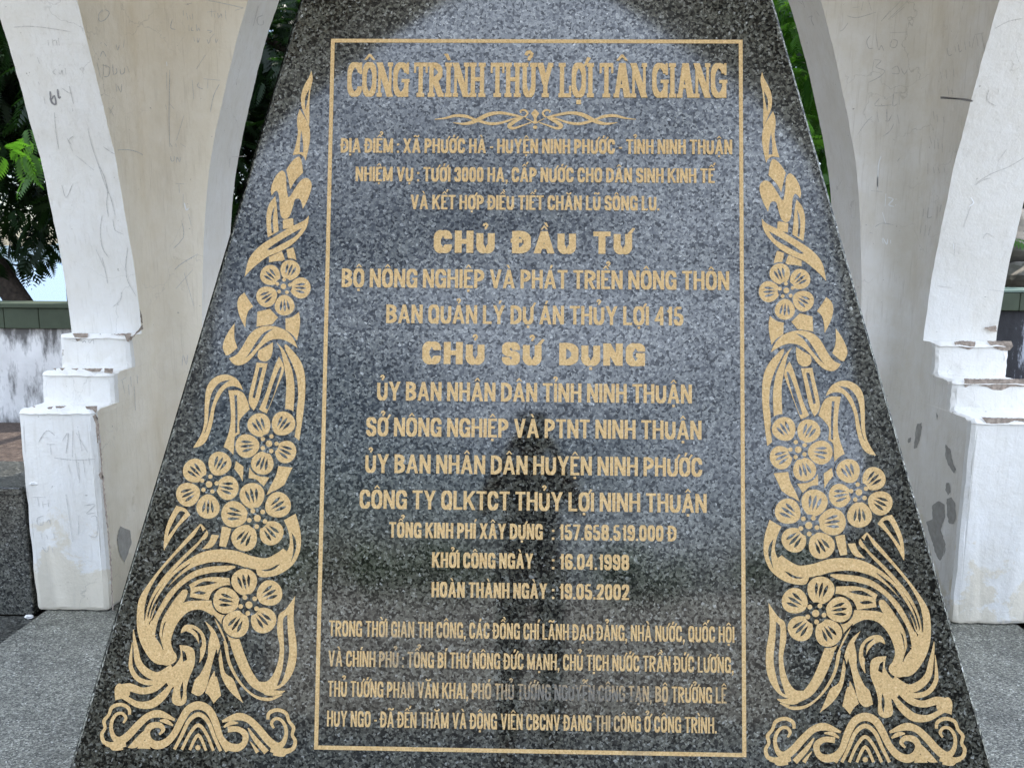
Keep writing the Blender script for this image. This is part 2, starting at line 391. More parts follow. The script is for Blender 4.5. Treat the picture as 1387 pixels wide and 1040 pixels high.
def pier(sx, sy, root):
    fr = Vector((sx*HALF, CY + sy*HALF, 0))
    tb = ARCHB if sy > 0 else ARCHF
    def pt(p, q, z):      # p runs along the side wall towards the arch, q along the back (or front) wall
        return (fr.x - sx*q, fr.y - sy*p, z)
    def prof(a, b, z):
        g = .03 if a < HALF else 0.0; h = .03 if b < HALF else 0.0
        o = [(a,0), (a-.03,0)] + [(RF - RF*sin(k*pi/2/8), RF - RF*cos(k*pi/2/8)) for k in range(9)] + [(0,b-.03), (0,b), (-.03,b), (-TH+.03,b), (-TH,b), (-TH,-TH), (a,-TH), (a,-TH+.03), (a,-.03)]
        return [pt(p, q, z) for p, q in o]
    def loft(levels, name, parent, bev=0):
        rings = [prof(a, b, z) for z, a, b in levels]; n = len(rings[0]); m = MB()
        vs = [v for r in rings for v in r]; fs = [tuple(range(n)), tuple(range((len(rings)-1)*n, len(rings)*n))]
        for i in range(len(rings)-1):
            for k in range(n): fs.append((i*n+k, i*n+(k+1)%n, (i+1)*n+(k+1)%n, (i+1)*n+k))
        m.add(vs, fs)
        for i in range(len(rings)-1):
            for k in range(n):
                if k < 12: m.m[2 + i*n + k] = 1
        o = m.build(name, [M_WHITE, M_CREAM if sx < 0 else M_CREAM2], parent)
        bm = bmesh.new(); bm.from_mesh(o.data)
        def seam(e):
            za = [v.co.z for v in e.verts]
            if not all(1.2045 < z < 1.2065 for z in za): return False
            if not bev: return True
            pq = [((fr.y - (v.co.y + CY))/sy, (fr.x - v.co.x)/sx) for v in e.verts]
            return not (all(t[0] > .285 for t in pq) or all(t[1] > .285 for t in pq))
        sharp = [e for e in bm.edges if len(e.link_faces) == 2 and e.calc_face_angle() > .45 and not seam(e)]
        if bev: bmesh.ops.bevel(bm, geom=sharp, offset=bev, segments=2, affect='EDGES', profile=.5)
        sharp = [e for e in bm.edges if len(e.link_faces) == 2 and e.calc_face_angle() > .3 and e.calc_length() > .05 and not seam(e)]
        bmesh.ops.subdivide_edges(bm, edges=sharp, cuts=14, use_grid_fill=False)
        wv = set(v for e in bm.edges if len(e.link_faces) == 2 and e.calc_face_angle() > .3 and not seam(e) for v in e.verts)
        for v in wv:
            if .004 < v.co.z < 4.6:
                q = v.co*1.0
                k = Vector((mnoise.noise(q*9), mnoise.noise(q*9+Vector((7,3,1))), mnoise.noise(q*9+Vector((2,9,4))))) + .7*Vector((mnoise.noise(q*38), mnoise.noise(q*38+Vector((5,1,3))), mnoise.noise(q*38+Vector((1,4,8)))))
                v.co += k*(.0052 if bev else .0022)
        bmesh.ops.triangulate(bm, faces=[f for f in bm.faces if len(f.verts) > 4])
        bm.to_mesh(o.data); bm.free(); o.data.polygons.foreach_set('use_smooth', [True]*len(o.data.polygons)); o.data.set_sharp_from_angle(angle=radians(25))
        return o
    lv = [(h, HALF - w, HALF - wf) for (h, w), (_, wf) in zip(
        [(1.206 + (4.435-1.206)*i/66, lerp_tab(ARCHS, 1.206 + (4.435-1.206)*i/66)) for i in range(67)],
        [(0, lerp_tab(tb, 1.206 + (4.435-1.206)*i/66)) for i in range(67)])]
    lv.append((4.70, HALF, HALF))
    p = loft(lv, 'pier', root)
    c = .010
    st = [(0,.652,.652),(.915-c,.652,.652),(.915,.652-c,.652-c),(.9155,.478,.478),(1.055-c,.472,.472),(1.055,.472-c,.472-c),(1.0555,.318,.318),(1.2055-c,.312,.312),(1.2057,.312-c,.312-c)]
    b = loft(st, 'stepped_base', p, .022)
    return p, b, pt
pav = empty('pavilion', (0, CY, 0))
tag(pav, 'white plastered open pavilion with arched legs on stepped bases, scratched and chipped', 'pavilion')
PIERS = {}
for sx in (-1, 1):
    for sy in (1, -1):
        PIERS[(sx, sy)] = pier(sx, sy, pav)
m = MB(); m.box(-2.6, 2.6, CY-2.6, CY+2.6, 4.702, 4.88); m.build('roof', M_WHITE, pav, bevel=.01)

# ------------------------------------------------------------------ picture rays -> points on real planes
def ray(px, py):
    return _r2*((px-IMG_W/2)/FPX) + _u2*(-(py-IMG_H/2)/FPX) + _f
def on_x(px, py, X):
    d = ray(px, py); return CAM + d*((X-CAM[0])/d[0])
def on_y(px, py, Y):
    d = ray(px, py); return CAM + d*((Y-CAM[1])/d[1])
def on_z(px, py, Z):
    d = ray(px, py); return CAM + d*((Z-CAM[2])/d[2])
LEAN = 0.208355
SB = np.array([0, 1.81876866, 1.55-0.29200265]); SU = np.array([0, sin(LEAN), cos(LEAN)]); SN = np.array([0, -cos(LEAN), sin(LEAN)])
def uv(px, py):
    d = ray(px, py); t = ((SB-CAM)@SN)/(d@SN); P = CAM + d*t - SB
    return (P[0], P@SU)
def slab(u, v, n=0.0):
    return SB + np.array([u, 0, 0]) + SU*v + SN*n

# ------------------------------------------------------------------ stele
stele = empty('stele', (0, 2.05, 0))
tag(stele, 'tall tapering polished black granite stele with gilded inscription and floral borders', 'stele')
VB = -(SB[2])/SU[2]                                   # slab plane meets the floor
def half_w(v): return .5812 + (.9535 - v)*.2690
VT = 1.45
def make_body():
    m = MB(); ch = .007
    pb = slab(0, VB)[1]; pt_ = slab(0, VT)[1]; zt = slab(0, VT)[2]
    depth_b = 2*(2.12 - pb); depth_t = 2*(2.12 - pt_)
    wb, wt = half_w(VB), half_w(VT)
    def ring(w, y0, dpt, z, c):
        y1 = y0 + dpt
        return [(-w+c,y0,z),(w-c,y0,z),(w,y0+c,z),(w,y1-c,z),(w-c,y1,z),(-w+c,y1,z),(-w,y1-c,z),(-w,y0+c,z)]
    r0 = ring(wb, pb, depth_b, 0.001, ch); r1 = ring(wt, pt_, depth_t, zt, ch)
    cap = [(0, 2.12, zt + .16)]
    m.add(r0 + r1 + cap, [], 0); m.f = []; m.m = []
    for k in range(8):
        m.f.append((k, (k+1)%8, 8+(k+1)%8, 8+k)); m.m.append(1 if k % 2 else 0)
        m.f.append((8+k, 8+(k+1)%8, 16)); m.m.append(0)
    m.f.append(tuple(range(8))[::-1]); m.m.append(0)
    return m.build('granite_body', [M_GRANITE, M_CUT], stele)
make_body()

class Flat:
    """Flat painted shapes on the slab face; every shape sits a hair above the one before it."""
    def __init__(self, base=0.0006): self.mb = MB(); self.n = base; self.step = 1.2e-5
    def poly(self, pts, mat=0, up=0.0):
        self.n += self.step
        vs = [slab(u, v, self.n + up) for u, v in pts]
        self.mb.add(vs, [tuple(range(len(vs)))], mat)
    def ribbon(self, pts, mat=0, up=0.0, closed=False):
        """pts: (u, v, halfwidth)"""
        self.n += self.step
        n = len(pts); L, R = [], []
        for i in range(n):
            a = pts[(i-1) % n] if (closed or i > 0) else pts[i]; c = pts[(i+1) % n] if (closed or i < n-1) else pts[i]
            p = pts[i]
            d1 = (p[0]-a[0], p[1]-a[1]); d2 = (c[0]-p[0], c[1]-p[1])
            l1, l2 = hypot(*d1), hypot(*d2)
            if l1 < 1e-9: d1, l1 = d2, l2
            if l2 < 1e-9: d2, l2 = d1, l1
            if l1 < 1e-9: d1, d2, l1, l2 = (1, 0), (1, 0), 1, 1
            t = (d1[0]/l1 + d2[0]/l2, d1[1]/l1 + d2[1]/l2); lt = hypot(*t) or 1.0
            nx_, ny_ = -t[1]/lt, t[0]/lt
            k = max(.6, (nx_*(-d1[1]/l1) + ny_*(d1[0]/l1)))
            L.append((p[0]+nx_*p[2]/k, p[1]+ny_*p[2]/k)); R.append((p[0]-nx_*p[2]/k, p[1]-ny_*p[2]/k))
        vs = [slab(u, v, self.n + up) for u, v in L + R]
        fs = [(i, (i+1) % n, n+(i+1) % n, n+i) for i in range(n if closed else n-1)]
        self.mb.add(vs, fs, mat)
    def build(self, name, parent, mats):
        return self.mb.build(name, mats, parent, recalc=False)

# ---- border frame
fl = Flat()
F0, F1, F2_, F3 = [uv(*p) for p in ((450.7,56.3),(1002.8,56.3),(1008.4,1022),(428.4,1011.5))]
hw = .0047
fx = (F1[0]-F0[0]+F2_[0]-F3[0])/4; fcx = 0.0; ft = (F0[1]+F1[1])/2; fb = (F2_[1]+F3[1])/2
fl.poly([(-fx-hw,ft-hw),(fx+hw,ft-hw),(fx+hw,ft+hw),(-fx-hw,ft+hw)])
fl.poly([(-fx-hw,fb-hw),(fx+hw,fb-hw),(fx+hw,fb+hw),(-fx-hw,fb+hw)])
fl.poly([(-fx-hw,fb+hw),(-fx+hw,fb+hw),(-fx+hw,ft-hw),(-fx-hw,ft-hw)])
fl.poly([(fx-hw,fb+hw),(fx+hw,fb+hw),(fx+hw,ft-hw),(fx-hw,ft-hw)])
fl.build('border_frame', stele, [M_GOLD])

# ---- lettering: skeleton strokes, one entry per glyph: (width, strokes); 's' straight clipped stroke, 'c' rounded path
r = 'r'
GL = {
 'A': (.58, [('s',(.0,0),(.5,1)),('s',(1,0),(.5,1)),('h',(.2,.26),(.8,.26))]),
 'B': (.50, [('v',0),('c',(0,1),(.93,1,r),(.93,.53,r),(0,.53)),('c',(0,.53),(1,.53,r),(1,0,r),(0,0))]),
 'C': (.50, [('c',(1,.66),(1,1,r),(0,1,r),(0,0,r),(1,0,r),(1,.34))]),
 'D': (.52, [('v',0),('c',(0,1),(1,1,r),(1,0,r),(0,0))]),
 'E': (.43, [('v',0),('h',(0,1),(1,1)),('h',(0,.53),(.9,.53)),('h',(0,0),(1,0))]),
 'G': (.52, [('c',(1,.68),(1,1,r),(0,1,r),(0,0,r),(1,0,r),(1,.30)),('h',(.55,.46),(1,.46)),('vs',1,0,.46)]),
 'H': (.52, [('v',0),('v',1),('h',(0,.52),(1,.52))]),
 'I': (.15, [('v',.5)]),
 'K': (.55, [('v',0),('s',(1.02,1),(.06,.40)),('s',(.34,.62),(1.03,0))]),
 'L': (.42, [('v',0),('h',(0,0),(1,0))]),
 'M': (.66, [('v',0),('v',1),('s',(0,1),(.5,.05)),('s',(1,1),(.5,.05))]),
 'N': (.53, [('v',0),('v',1),('s',(0,1),(1,0))]),
 'O': (.52, [('o',)]),
 'P': (.48, [('v',0),('c',(0,1),(1,1,r),(1,.42,r),(0,.42))]),
 'Q': (.52, [('o',),('s2',(.55,.22),(1.05,-.08))]),
 'R': (.52, [('v',0),('c',(0,1),(1,1,r),(1,.46,r),(0,.46)),('s',(.42,.48),(1,0))]),
 'S': (.48, [('c',(1,.70),(1,1,r),(0,1,r),(0,.52,r),(1,.48,r),(1,0,r),(0,0,r),(0,.30))]),
 'T': (.48, [('h',(0,1),(1,1)),('v',.5)]),
 'U': (.51, [('c',(0,1),(0,0,r),(1,0,r),(1,1))]),
 'V': (.56, [('s',(0,1),(.5,0)),('s',(1,1),(.5,0))]),
 'X': (.56, [('s',(0,1),(1,0)),('s',(1,1),(0,0))]),
 'Y': (.56, [('s',(0,1),(.5,.42)),('s',(1,1),(.5,.42)),('vs',.5,0,.46)]),
 '0': (.45, [('o',)]),
 '1': (.30, [('v',.85),('s2',(0,.74),(.8,.90))]),
 '2': (.45, [('c',(0,.68),(0,1,r),(1,1,r),(1,.58,r),(.05,.10)),('h',(0,0),(1,0))]),
 '3': (.45, [('c',(0,.70),(0,1,r),(1,1,r),(1,.53,r),(.35,.53)),('c',(.35,.53),(1,.53,r),(1,0,r),(0,0,r),(0,.30))]),
 '4': (.48, [('v',.78),('h',(0,.24),(1.05,.24)),('s2',(.0,.26),(.72,.98))]),
 '5': (.45, [('h',(.08,1),(.95,1)),('s2',(.06,1.0),(.02,.50)),('c',(.02,.56),(1,.64,r),(1,0,r),(0,0,r),(0,.30))]),
 '6': (.45, [('c',(1,.70),(1,1,r),(0,1,r),(0,0,r),(1,0,r),(1,.56,r),(0,.56))]),
 '7': (.44, [('h',(0,1),(1,1)),('s',(1,.96),(.28,0))]),
 '8': (.46, [('c',(.5,.53),(.04,.53,r),(.04,1,r),(.96,1,r),(.96,.53,r),(.5,.53)),('c',(.5,.53),(0,.53,r),(0,0,r),(1,0,r),(1,.53,r),(.5,.53))]),
 '9': (.45, [('c',(0,.30),(0,0,r),(1,0,r),(1,1,r),(0,1,r),(0,.44,r),(1,.44))]),
}
def round_path(pts, ry):
    """pts in glyph space already mapped (x, y, round?); returns polyline with elliptical corners"""
    out = []
    n = len(pts)
    for i, p in enumerate(pts):
        if len(p) < 3 or i in (0, n-1): out.append((p[0], p[1])); continue
        a, c = pts[i-1], pts[i+1]
        def cut(q, far_round):
            l = hypot(q[0]-p[0], q[1]-p[1]); vert = abs(q[1]-p[1]) > abs(q[0]-p[0])
            k = l*(.5 if far_round else .92)
            if vert: k = min(k, ry)
            return (p[0]+(q[0]-p[0])*k/l, p[1]+(q[1]-p[1])*k/l)
        s = cut(a, len(a) > 2 and i-1 > 0); e = cut(c, len(c) > 2 and i+1 < n-1)
        kk = .55
        c1 = (s[0]+(p[0]-s[0])*kk, s[1]+(p[1]-s[1])*kk); c2 = (e[0]+(p[0]-e[0])*kk, e[1]+(p[1]-e[1])*kk)
        for j in range(8):
            t = j/7; w0, w1, w2, w3 = (1-t)**3, 3*t*(1-t)**2, 3*t*t*(1-t), t**3
            out.append((w0*s[0]+w1*c1[0]+w2*c2[0]+w3*e[0], w0*s[1]+w1*c1[1]+w2*c2[1]+w3*e[1]))
    res = [out[0]]
    for q in out[1:]:
        if hypot(q[0]-res[-1][0], q[1]-res[-1][1]) > 1e-4: res.append(q)
    return res

def clip_poly(poly, y0, y1):
    for sgn, lim in ((1, y0), (-1, y1)):
        out = []
        for i in range(len(poly)):
            a, b = poly[i-1], poly[i]
            ina, inb = sgn*(a[1]-lim) >= 0, sgn*(b[1]-lim) >= 0
            if ina != inb:
                t = (lim-a[1])/(b[1]-a[1]); out.append((a[0]+(b[0]-a[0])*t, lim))
            if inb: out.append(b)
        poly = out
    return poly

MARKS = {'\u0302':'circ','\u0306':'breve','\u031b':'horn','\u0300':'grave','\u0301':'acute','\u0309':'hook','\u0303':'tilde','\u0323':'dot'}

def put_line(fl, text, px0, px1, pyb, cap_px, tv=.135, th=.105, wscale=1.0, gap=.085, space=.24, serif=False, segs=None):
    """text laid on the slab between picture columns px0..px1, baseline at row pyb (panel centre line)"""
    xm = 720.
    vb = uv(xm, pyb)[1]; vt = uv(xm, pyb-cap_px)[1]; H = vt - vb
    u0 = uv(px0, pyb)[0]; u1 = uv(px1, pyb)[0]
    toks = []
    x = 0.0
    for chr_ in text:
        if chr_ == ' ': x += space*wscale; continue
        dec = unicodedata.normalize('NFD', chr_) if chr_ != '\u0110' else 'D\u0335'
        base, mk = dec[0], [c for c in dec[1:]]
        if base in '.,:-':
            w = {'.': .14, ',': .16, ':': .15, '-': .22}[base]
            toks.append((base, x, w*wscale, mk)); x += (w + gap)*wscale; continue
        w = (SER[base][0] if serif else GL[base][0])*wscale
        toks.append((base, x, w, mk)); x += w + gap*wscale
    total = toks[-1][1] + toks[-1][2]
    k = (u1-u0)/(total*H)                     # horizontal fit
    for base, gx, w, mk in toks:
        def P(x, y, gx=gx): return (u0 + (gx + x)*H*k, vb + y*H)
        tvk = tv/k*1.0 if not serif else tv        # keep the stem thickness independent of the fit
        draw_glyph(fl, base, w, mk, P, tvk, th, H, k, serif)

def draw_glyph(fl, base, w, mk, P, tv, th, H, k, serif):
    def stroke_poly(a, b, t):
        dx, dy = (b[0]-a[0])*k, b[1]-a[1]; l = hypot(dx, dy)
        nx_, ny_ = -dy/l*t/2, dx/l*t/2
        return [(a[0]+nx_/k, a[1]+ny_), (b[0]+nx_/k, b[1]+ny_), (b[0]-nx_/k, b[1]-ny_), (a[0]-nx_/k, a[1]-ny_)]
    def emit(poly): fl.poly([P(*q) for q in poly])
    tvn = tv*k                                   # real stem thickness in cap heights
    def pen(d):                                  # direction dependent pen, real space
        l = hypot(*d) or 1
        return (tvn*abs(d[1]) + th*abs(d[0]))/l
    def path(pts, ry=.30):
        pl = round_path(pts, ry)
        rib = []
        for i, q in enumerate(pl):
            a, c = pl[max(i-1,0)], pl[min(i+1,len(pl)-1)]
            d = ((c[0]-a[0])*k, c[1]-a[1])
            uq, vq = P(*q)
            rib.append((uq, vq, pen(d)*H/2))
        fl.ribbon(rib)
    X = lambda t: tv/2 + t*(w - tv)
    Y = lambda t: th/2 + t*(1 - th)
    if base in '.,:-':
        d = .15
        if base == '-': emit([(0,.36),(w,.36),(w,.47),(0,.47)])
        else:
            emit([(0,0),(w,0),(w,d),(0,d)])
            if base == ':': emit([(0,.50),(w,.50),(w,.50+d),(0,.50+d)])
            if base == ',': emit([(w,0),(w*.35,0),(w*.1,-.16),(w*.4,-.16)])
    elif serif:
        draw_serif(base, w, emit, path, X, Y, tv, th, stroke_poly)
    else:
        for s in GL[base][1]:
            if s[0] == 'v': emit([(X(s[1])-tv/2,0),(X(s[1])+tv/2,0),(X(s[1])+tv/2,1),(X(s[1])-tv/2,1)])
            elif s[0] == 'vs': emit([(X(s[1])-tv/2,s[2]),(X(s[1])+tv/2,s[2]),(X(s[1])+tv/2,s[3]),(X(s[1])-tv/2,s[3])])
            elif s[0] == 'h':
                y = Y(s[1][1]); x0 = 0 if s[1][0] == 0 else X(s[1][0]); x1 = w if s[2][0] == 1 else X(s[2][0])
                emit([(x0,y-th/2),(x1,y-th/2),(x1,y+th/2),(x0,y+th/2)])
            elif s[0] == 's':
                a, b = (X(s[1][0]), s[1][1]), (X(s[2][0]), s[2][1])
                ex, ey = (b[0]-a[0])*.12, (b[1]-a[1])*.12
                a2 = (a[0]-ex, a[1]-ey) if a[1] in (0, 1) else a; b2 = (b[0]+ex, b[1]+ey) if b[1] in (0, 1) else b
                q = clip_poly(stroke_poly(a2, b2, tvn*.96), 0, 1)
                if len(q) > 2: emit(q)
            elif s[0] == 's2': emit(stroke_poly((X(s[1][0]), Y(s[1][1])), (X(s[2][0]), Y(s[2][1])), tvn*.85))
            elif s[0] == 'o': path([(X(.5),Y(1)),(X(0),Y(1),r),(X(0),Y(0),r),(X(1),Y(0),r),(X(1),Y(1),r),(X(.5)-.001,Y(1))])
            elif s[0] == 'c': path([(X(q[0]),Y(q[1]),r) if len(q) > 2 else (X(q[0]),Y(q[1])) for q in s[1:]])
    # marks
    mt = min(.092, th*.85)
    cx = w/2; y = 1.07; wk = .15/k
    if '\u0335' in mk:
        emit([(-.06/k,.47),(w*.55,.47),(w*.55,.47+th*.85),(-.06/k,.47+th*.85)])
    names = [MARKS[c] for c in mk if c in MARKS]
    if 'horn' in names:
        q = [(w-tv*.7,.90),(w-tv*.1,.90),(w+.14/k,1.14),(w+.04/k,1.18)]
        emit(q)
    if 'dot' in names:
        dd = .075; emit([(cx-dd/k*.9,-.20),(cx+dd/k*.9,-.20),(cx+dd/k*.9,-.07),(cx-dd/k*.9,-.07)])
    lift = 0.0
    if 'circ' in names or 'breve' in names:
        if 'circ' in names:
            emit([(cx-wk*1.1,y),(cx-wk*.6,y),(cx,y+.10),(cx+wk*.6,y),(cx+wk*1.1,y),(cx+wk*.2,y+.18),(cx-wk*.2,y+.18)])
        else:
            path_ = [(cx-wk,y+.15),(cx-wk*.7,y+.06),(cx,y+.03),(cx+wk*.7,y+.06),(cx+wk,y+.15)]
            fl.ribbon([(*P(*q), mt*H/2) for q in path_])
        lift = .13
    cx2 = cx + (wk*.9 if lift else 0); yy = y + lift
    if 'acute' in names: emit([(cx2-.03/k,yy),(cx2+.06/k,yy),(cx2+.15/k,yy+.19),(cx2+.02/k,yy+.19)])
    if 'grave' in names:
        cg = cx - (0 if lift else .02/k) + (wk*.7 if lift else 0)
        emit([(cg-.12/k,yy+.19),(cg+.0/k,yy+.19),(cg+.08/k,yy),(cg+.0/k,yy)])
    if 'tilde' in names:
        ct = cx
        fl.ribbon([(*P(ct+wk*a, yy+b), mt*H/2) for a, b in ((-1.1,.03),(-.8,.11),(-.4,.12),(.0,.08),(.4,.05),(.8,.07),(1.1,.16))])
    if 'hook' in names:
        fl.ribbon([(*P(cx2+.12/k*a, yy+b), mt*H/2) for a, b in ((-.8,.15),(-.5,.23),(.1,.25),(.6,.19),(.45,.12),(.0,.07),(-.05,.0))])

# slab-serif capitals for the heading
SER = {'C':(.60,),'O':(.58,),'N':(.66,),'G':(.64,),'T':(.56,),'R':(.66,),'I':(.33,),'H':(.66,),'U':(.64,),'Y':(.66,),'L':(.52,),'A':(.68,)}
def draw_serif(b, w, emit, path, X, Y, tv, th, sp):
    sh = .115; so_ = .055
    def stem(x, y0=0, y1=1): emit([(x-tv/2,y0),(x+tv/2,y0),(x+tv/2,y1),(x-tv/2,y1)])
    def ser(x, y, e=so_, wd=tv):
        y0, y1 = (0, sh) if y == 0 else (1-sh, 1)
        emit([(x-wd/2-e,y0),(x+wd/2+e,y0),(x+wd/2+e,y1),(x-wd/2-e,y1)])
    xl, xr = so_ + tv/2, w - so_ - tv/2
    def rr(pts): path(pts, .34)
    if b == 'I': stem(w/2); ser(w/2,0); ser(w/2,1)
    elif b == 'H':
        for x in (xl, xr): stem(x); ser(x,0); ser(x,1)
        emit([(xl,.46),(xr,.46),(xr,.58),(xl,.58)])
    elif b == 'N':
        t2 = tv*.62; a, c = so_ + t2/2, w - so_ - t2/2
        emit([(a-t2/2,0),(a+t2/2,0),(a+t2/2,1),(a-t2/2,1)]); emit([(c-t2/2,0),(c+t2/2,0),(c+t2/2,1),(c-t2/2,1)])
        ser(a,0,so_,t2); ser(a,1,so_*.8,t2); ser(c,1,so_,t2)
        emit(clip_poly(sp((a-.02,1.02),(c+.01,-.02),tv*1.0*1.0), 0, 1))
    elif b == 'T':
        stem(w/2); ser(w/2,0,.07)
        emit([(0,1-sh),(w,1-sh),(w,1),(0,1)]); emit([(0,.70),(.085,.70),(.085,1-sh),(0,1-sh)]); emit([(w-.085,.70),(w,.70),(w,1-sh),(w-.085,1-sh)])
    elif b == 'L':
        stem(xl); ser(xl,1); ser(xl,0)
        emit([(xl,0),(w,0),(w,sh),(xl,sh)]); emit([(w-.09,sh),(w,sh),(w,.34),(w-.09,.34)])
    elif b == 'Y':
        stem(w/2,0,.46); ser(w/2,0,.06)
        emit(clip_poly(sp((.10,1.05),(w/2,.38),tv*.95),0,1)); emit(clip_poly(sp((w-.10,1.05),(w/2,.38),tv*.75),0,1))
        ser(.12,1,.03,tv); ser(w-.12,1,.03,tv*.9)
    elif b == 'A':
        emit(clip_poly(sp((.11,-.03),(w/2-.02,1.04),tv*.72),0,1)); emit(clip_poly(sp((w-.12,-.03),(w/2,1.04),tv*1.05),0,1))
        emit([(.16,.27),(w-.16,.27),(w-.16,.38),(.16,.38)]); ser(.11,0,.045,tv*.8); ser(w-.12,0,.045,tv)
        emit([(w/2-.13,.93),(w/2+.06,.93),(w/2+.06,1),(w/2-.13,1)])
    elif b == 'R':
        stem(xl); ser(xl,0); ser(xl,1)
        xx = w - .07 - tv/2
        rr([(xl,1-th/2),(xx,1-th/2,r),(xx,.5,r),(xl,.5)])
        emit(clip_poly(sp((xl+.12,.54),(w-.10,-.02),tv*.95),0,1)); emit([(w-.16,0),(w,0),(w,sh),(w-.16,sh)])
    elif b == 'U':
        t = tv/2; rr([(xl,1),(xl,th/2,r),(xr,th/2,r),(xr,1)]); ser(xl,1); ser(xr,1)
    elif b in 'CG':
        x0, x1 = tv/2, w - tv/2 - (.02 if b == 'G' else 0)
        rr([(x1,.70),(x1,1-th/2,r),(x0,1-th/2,r),(x0,th/2,r),(x1,th/2,r),(x1,.30)])
        emit([(w-.10,.66),(w,.66),(w,1),(w-.10,1)])
        if b == 'G':
            emit([(w-.30,.42),(w+.03,.42),(w+.03,.52),(w-.30,.52)]); emit([(w-tv-.01,0),(w-.01,0),(w-.01,.44),(w-tv-.01,.44)])
    elif b == 'O':
        x0, x1 = tv/2, w - tv/2
        rr([(w/2,1-th/2),(x0,1-th/2,r),(x0,th/2,r),(x1,th/2,r),(x1,1-th/2,r),(w/2-.001,1-th/2)])

def line_obj(jobs, **lab):
    fl = Flat()
    for j in jobs: put_line(fl, *j[0], **j[1])
    return fl.build('inscription_line', stele, [M_GOLD])

o = line_obj([(('CÔNG TRÌNH THỦY LỢI TÂN GIANG', 470, 984, 132.3, 46.5), dict(serif=True, tv=.175, th=.125, gap=.018, space=.19))])
o['label'] = 'heading line in tall slab-serif gilded capitals'
C1 = dict(tv=.168, th=.135, gap=.062, space=.21)
C2 = dict(tv=.118, th=.115, gap=.075, space=.24)
LINES = [
 [(('ĐỊA ĐIỂM : XÃ PHƯỚC HÀ - HUYỆN NINH PHƯỚC - TỈNH NINH THUẬN', 461.5, 991.5, 208.3, 19.6), C1)],
 [(('NHIỆM VỤ : TƯỚI 3000 HA, CẤP NƯỚC CHO DÂN SINH KINH TẾ', 481.5, 968, 247, 19.6), C1)],
 [(('VÀ KẾT HỢP ĐIỀU TIẾT CHĂN LŨ SÔNG LU.', 556, 893, 284.6, 19.6), C1)],
 [(('CHỦ ĐẦU TƯ', 587.5, 856, 343.3, 30), dict(tv=.31, th=.215, gap=.085, space=.40, wscale=1.15))],
 [(('BỘ NÔNG NGHIỆP VÀ PHÁT TRIỂN NÔNG THÔN', 462.7, 987.5, 391, 25.3), C1)],
 [(('BAN QUẢN LÝ DỰ ÁN THỦY LỢI 415', 523, 925.5, 439.3, 25.3), C1)],
 [(('CHỦ SỬ DỤNG', 572, 873.5, 494.2, 30), dict(tv=.31, th=.215, gap=.085, space=.40, wscale=1.15))],
 [(('ỦY BAN NHÂN DÂN TỈNH NINH THUẬN', 510.6, 937, 544.2, 25.5), C1)],
 [(('SỞ NÔNG NGHIỆP VÀ PTNT NINH THUẬN', 496, 950, 592.8, 25.5), C1)],
 [(('ỦY BAN NHÂN DÂN HUYỆN NINH PHƯỚC', 494.6, 950.8, 642.7, 25.5), C1)],
 [(('CÔNG TY QLKTCT THỦY LỢI NINH THUẬN', 487, 957, 691.3, 25.5), C1)],
 [(('TỔNG KINH PHÍ XÂY DỰNG', 527, 735, 730.2, 21), C1), ((': 157.658.519.000 Đ', 747.5, 916, 730.2, 21), C1)],
 [(('KHỞI CÔNG NGÀY', 585, 722, 770, 20.8), C1), ((': 16.04.1998', 747.5, 852, 770, 20.8), C1)],
 [(('HOÀN THÀNH NGÀY', 584.5, 741, 810.2, 20.8), C1), ((': 19.05.2002', 747.5, 852, 810.2, 20.8), C1)],
 [(('TRONG THỜI GIAN THI CÔNG, CÁC ĐỒNG CHÍ LÃNH ĐẠO ĐẢNG, NHÀ NƯỚC, QUỐC HỘI', 445.5, 994.3, 865.3, 21.5), C2)],
 [(('VÀ CHÍNH PHỦ : TỔNG BÍ THƯ NÔNG ĐỨC MẠNH, CHỦ TỊCH NƯỚC TRẦN ĐỨC LƯƠNG,', 444.5, 993.4, 906.2, 21.5), C2)],
 [(('THỦ TƯỚNG PHAN VĂN KHAI, PHÓ THỦ TƯỚNG NGUYỄN CÔNG TẠN, BỘ TRƯỞNG LÊ', 443.8, 983.8, 947.2, 21.5), C2)],
 [(('HUY NGO - ĐÃ ĐẾN THĂM VÀ ĐỘNG VIÊN CBCNV ĐANG THI CÔNG Ở CÔNG TRÌNH.', 442.7, 970.4, 987.8, 21.5), C2)],
]
for ln in LINES: line_obj(ln)

# ------------------------------------------------------------------ carved ornaments
def spline(pts, closed=False, k=5):
    """Catmull-Rom through pts; a point given as (x, y, 't') is a sharp tip"""
    n = len(pts); out = []
    tip = [len(p) > 2 and p[2] == 't' for p in pts]
    P = [(p[0], p[1]) for p in pts]
    for i in range(n if closed else n-1):
        a, b = P[i], P[(i+1) % n]
        p0 = P[(i-1) % n] if (closed or i > 0) else a
        p3 = P[(i+2) % n] if (closed or i < n-2) else b
        if tip[i]: p0 = a
        if tip[(i+1) % n]: p3 = b
        for j in range(k):
            t = j/k
            out.append(tuple(.5*((2*b1)+(-a1+c1)*t+(2*a1-5*b1+4*c1-d1)*t*t+(-a1+3*b1-3*c1+d1)*t**3)
                             for a1, b1, c1, d1 in zip(p0, a, b, p3)))
    if not closed: out.append(P[-1])
    return out

def zone(ox, oy, s):
    return lambda q: uv(ox + q[0]/s, oy + q[1]/s)
Z5, Z6, Z7, Z8, Z9 = zone(1000,80,4.725), zone(1010,290,4.725), zone(1010,480,3.713), zone(1010,720,3.25), zone(1030,100,4.52)

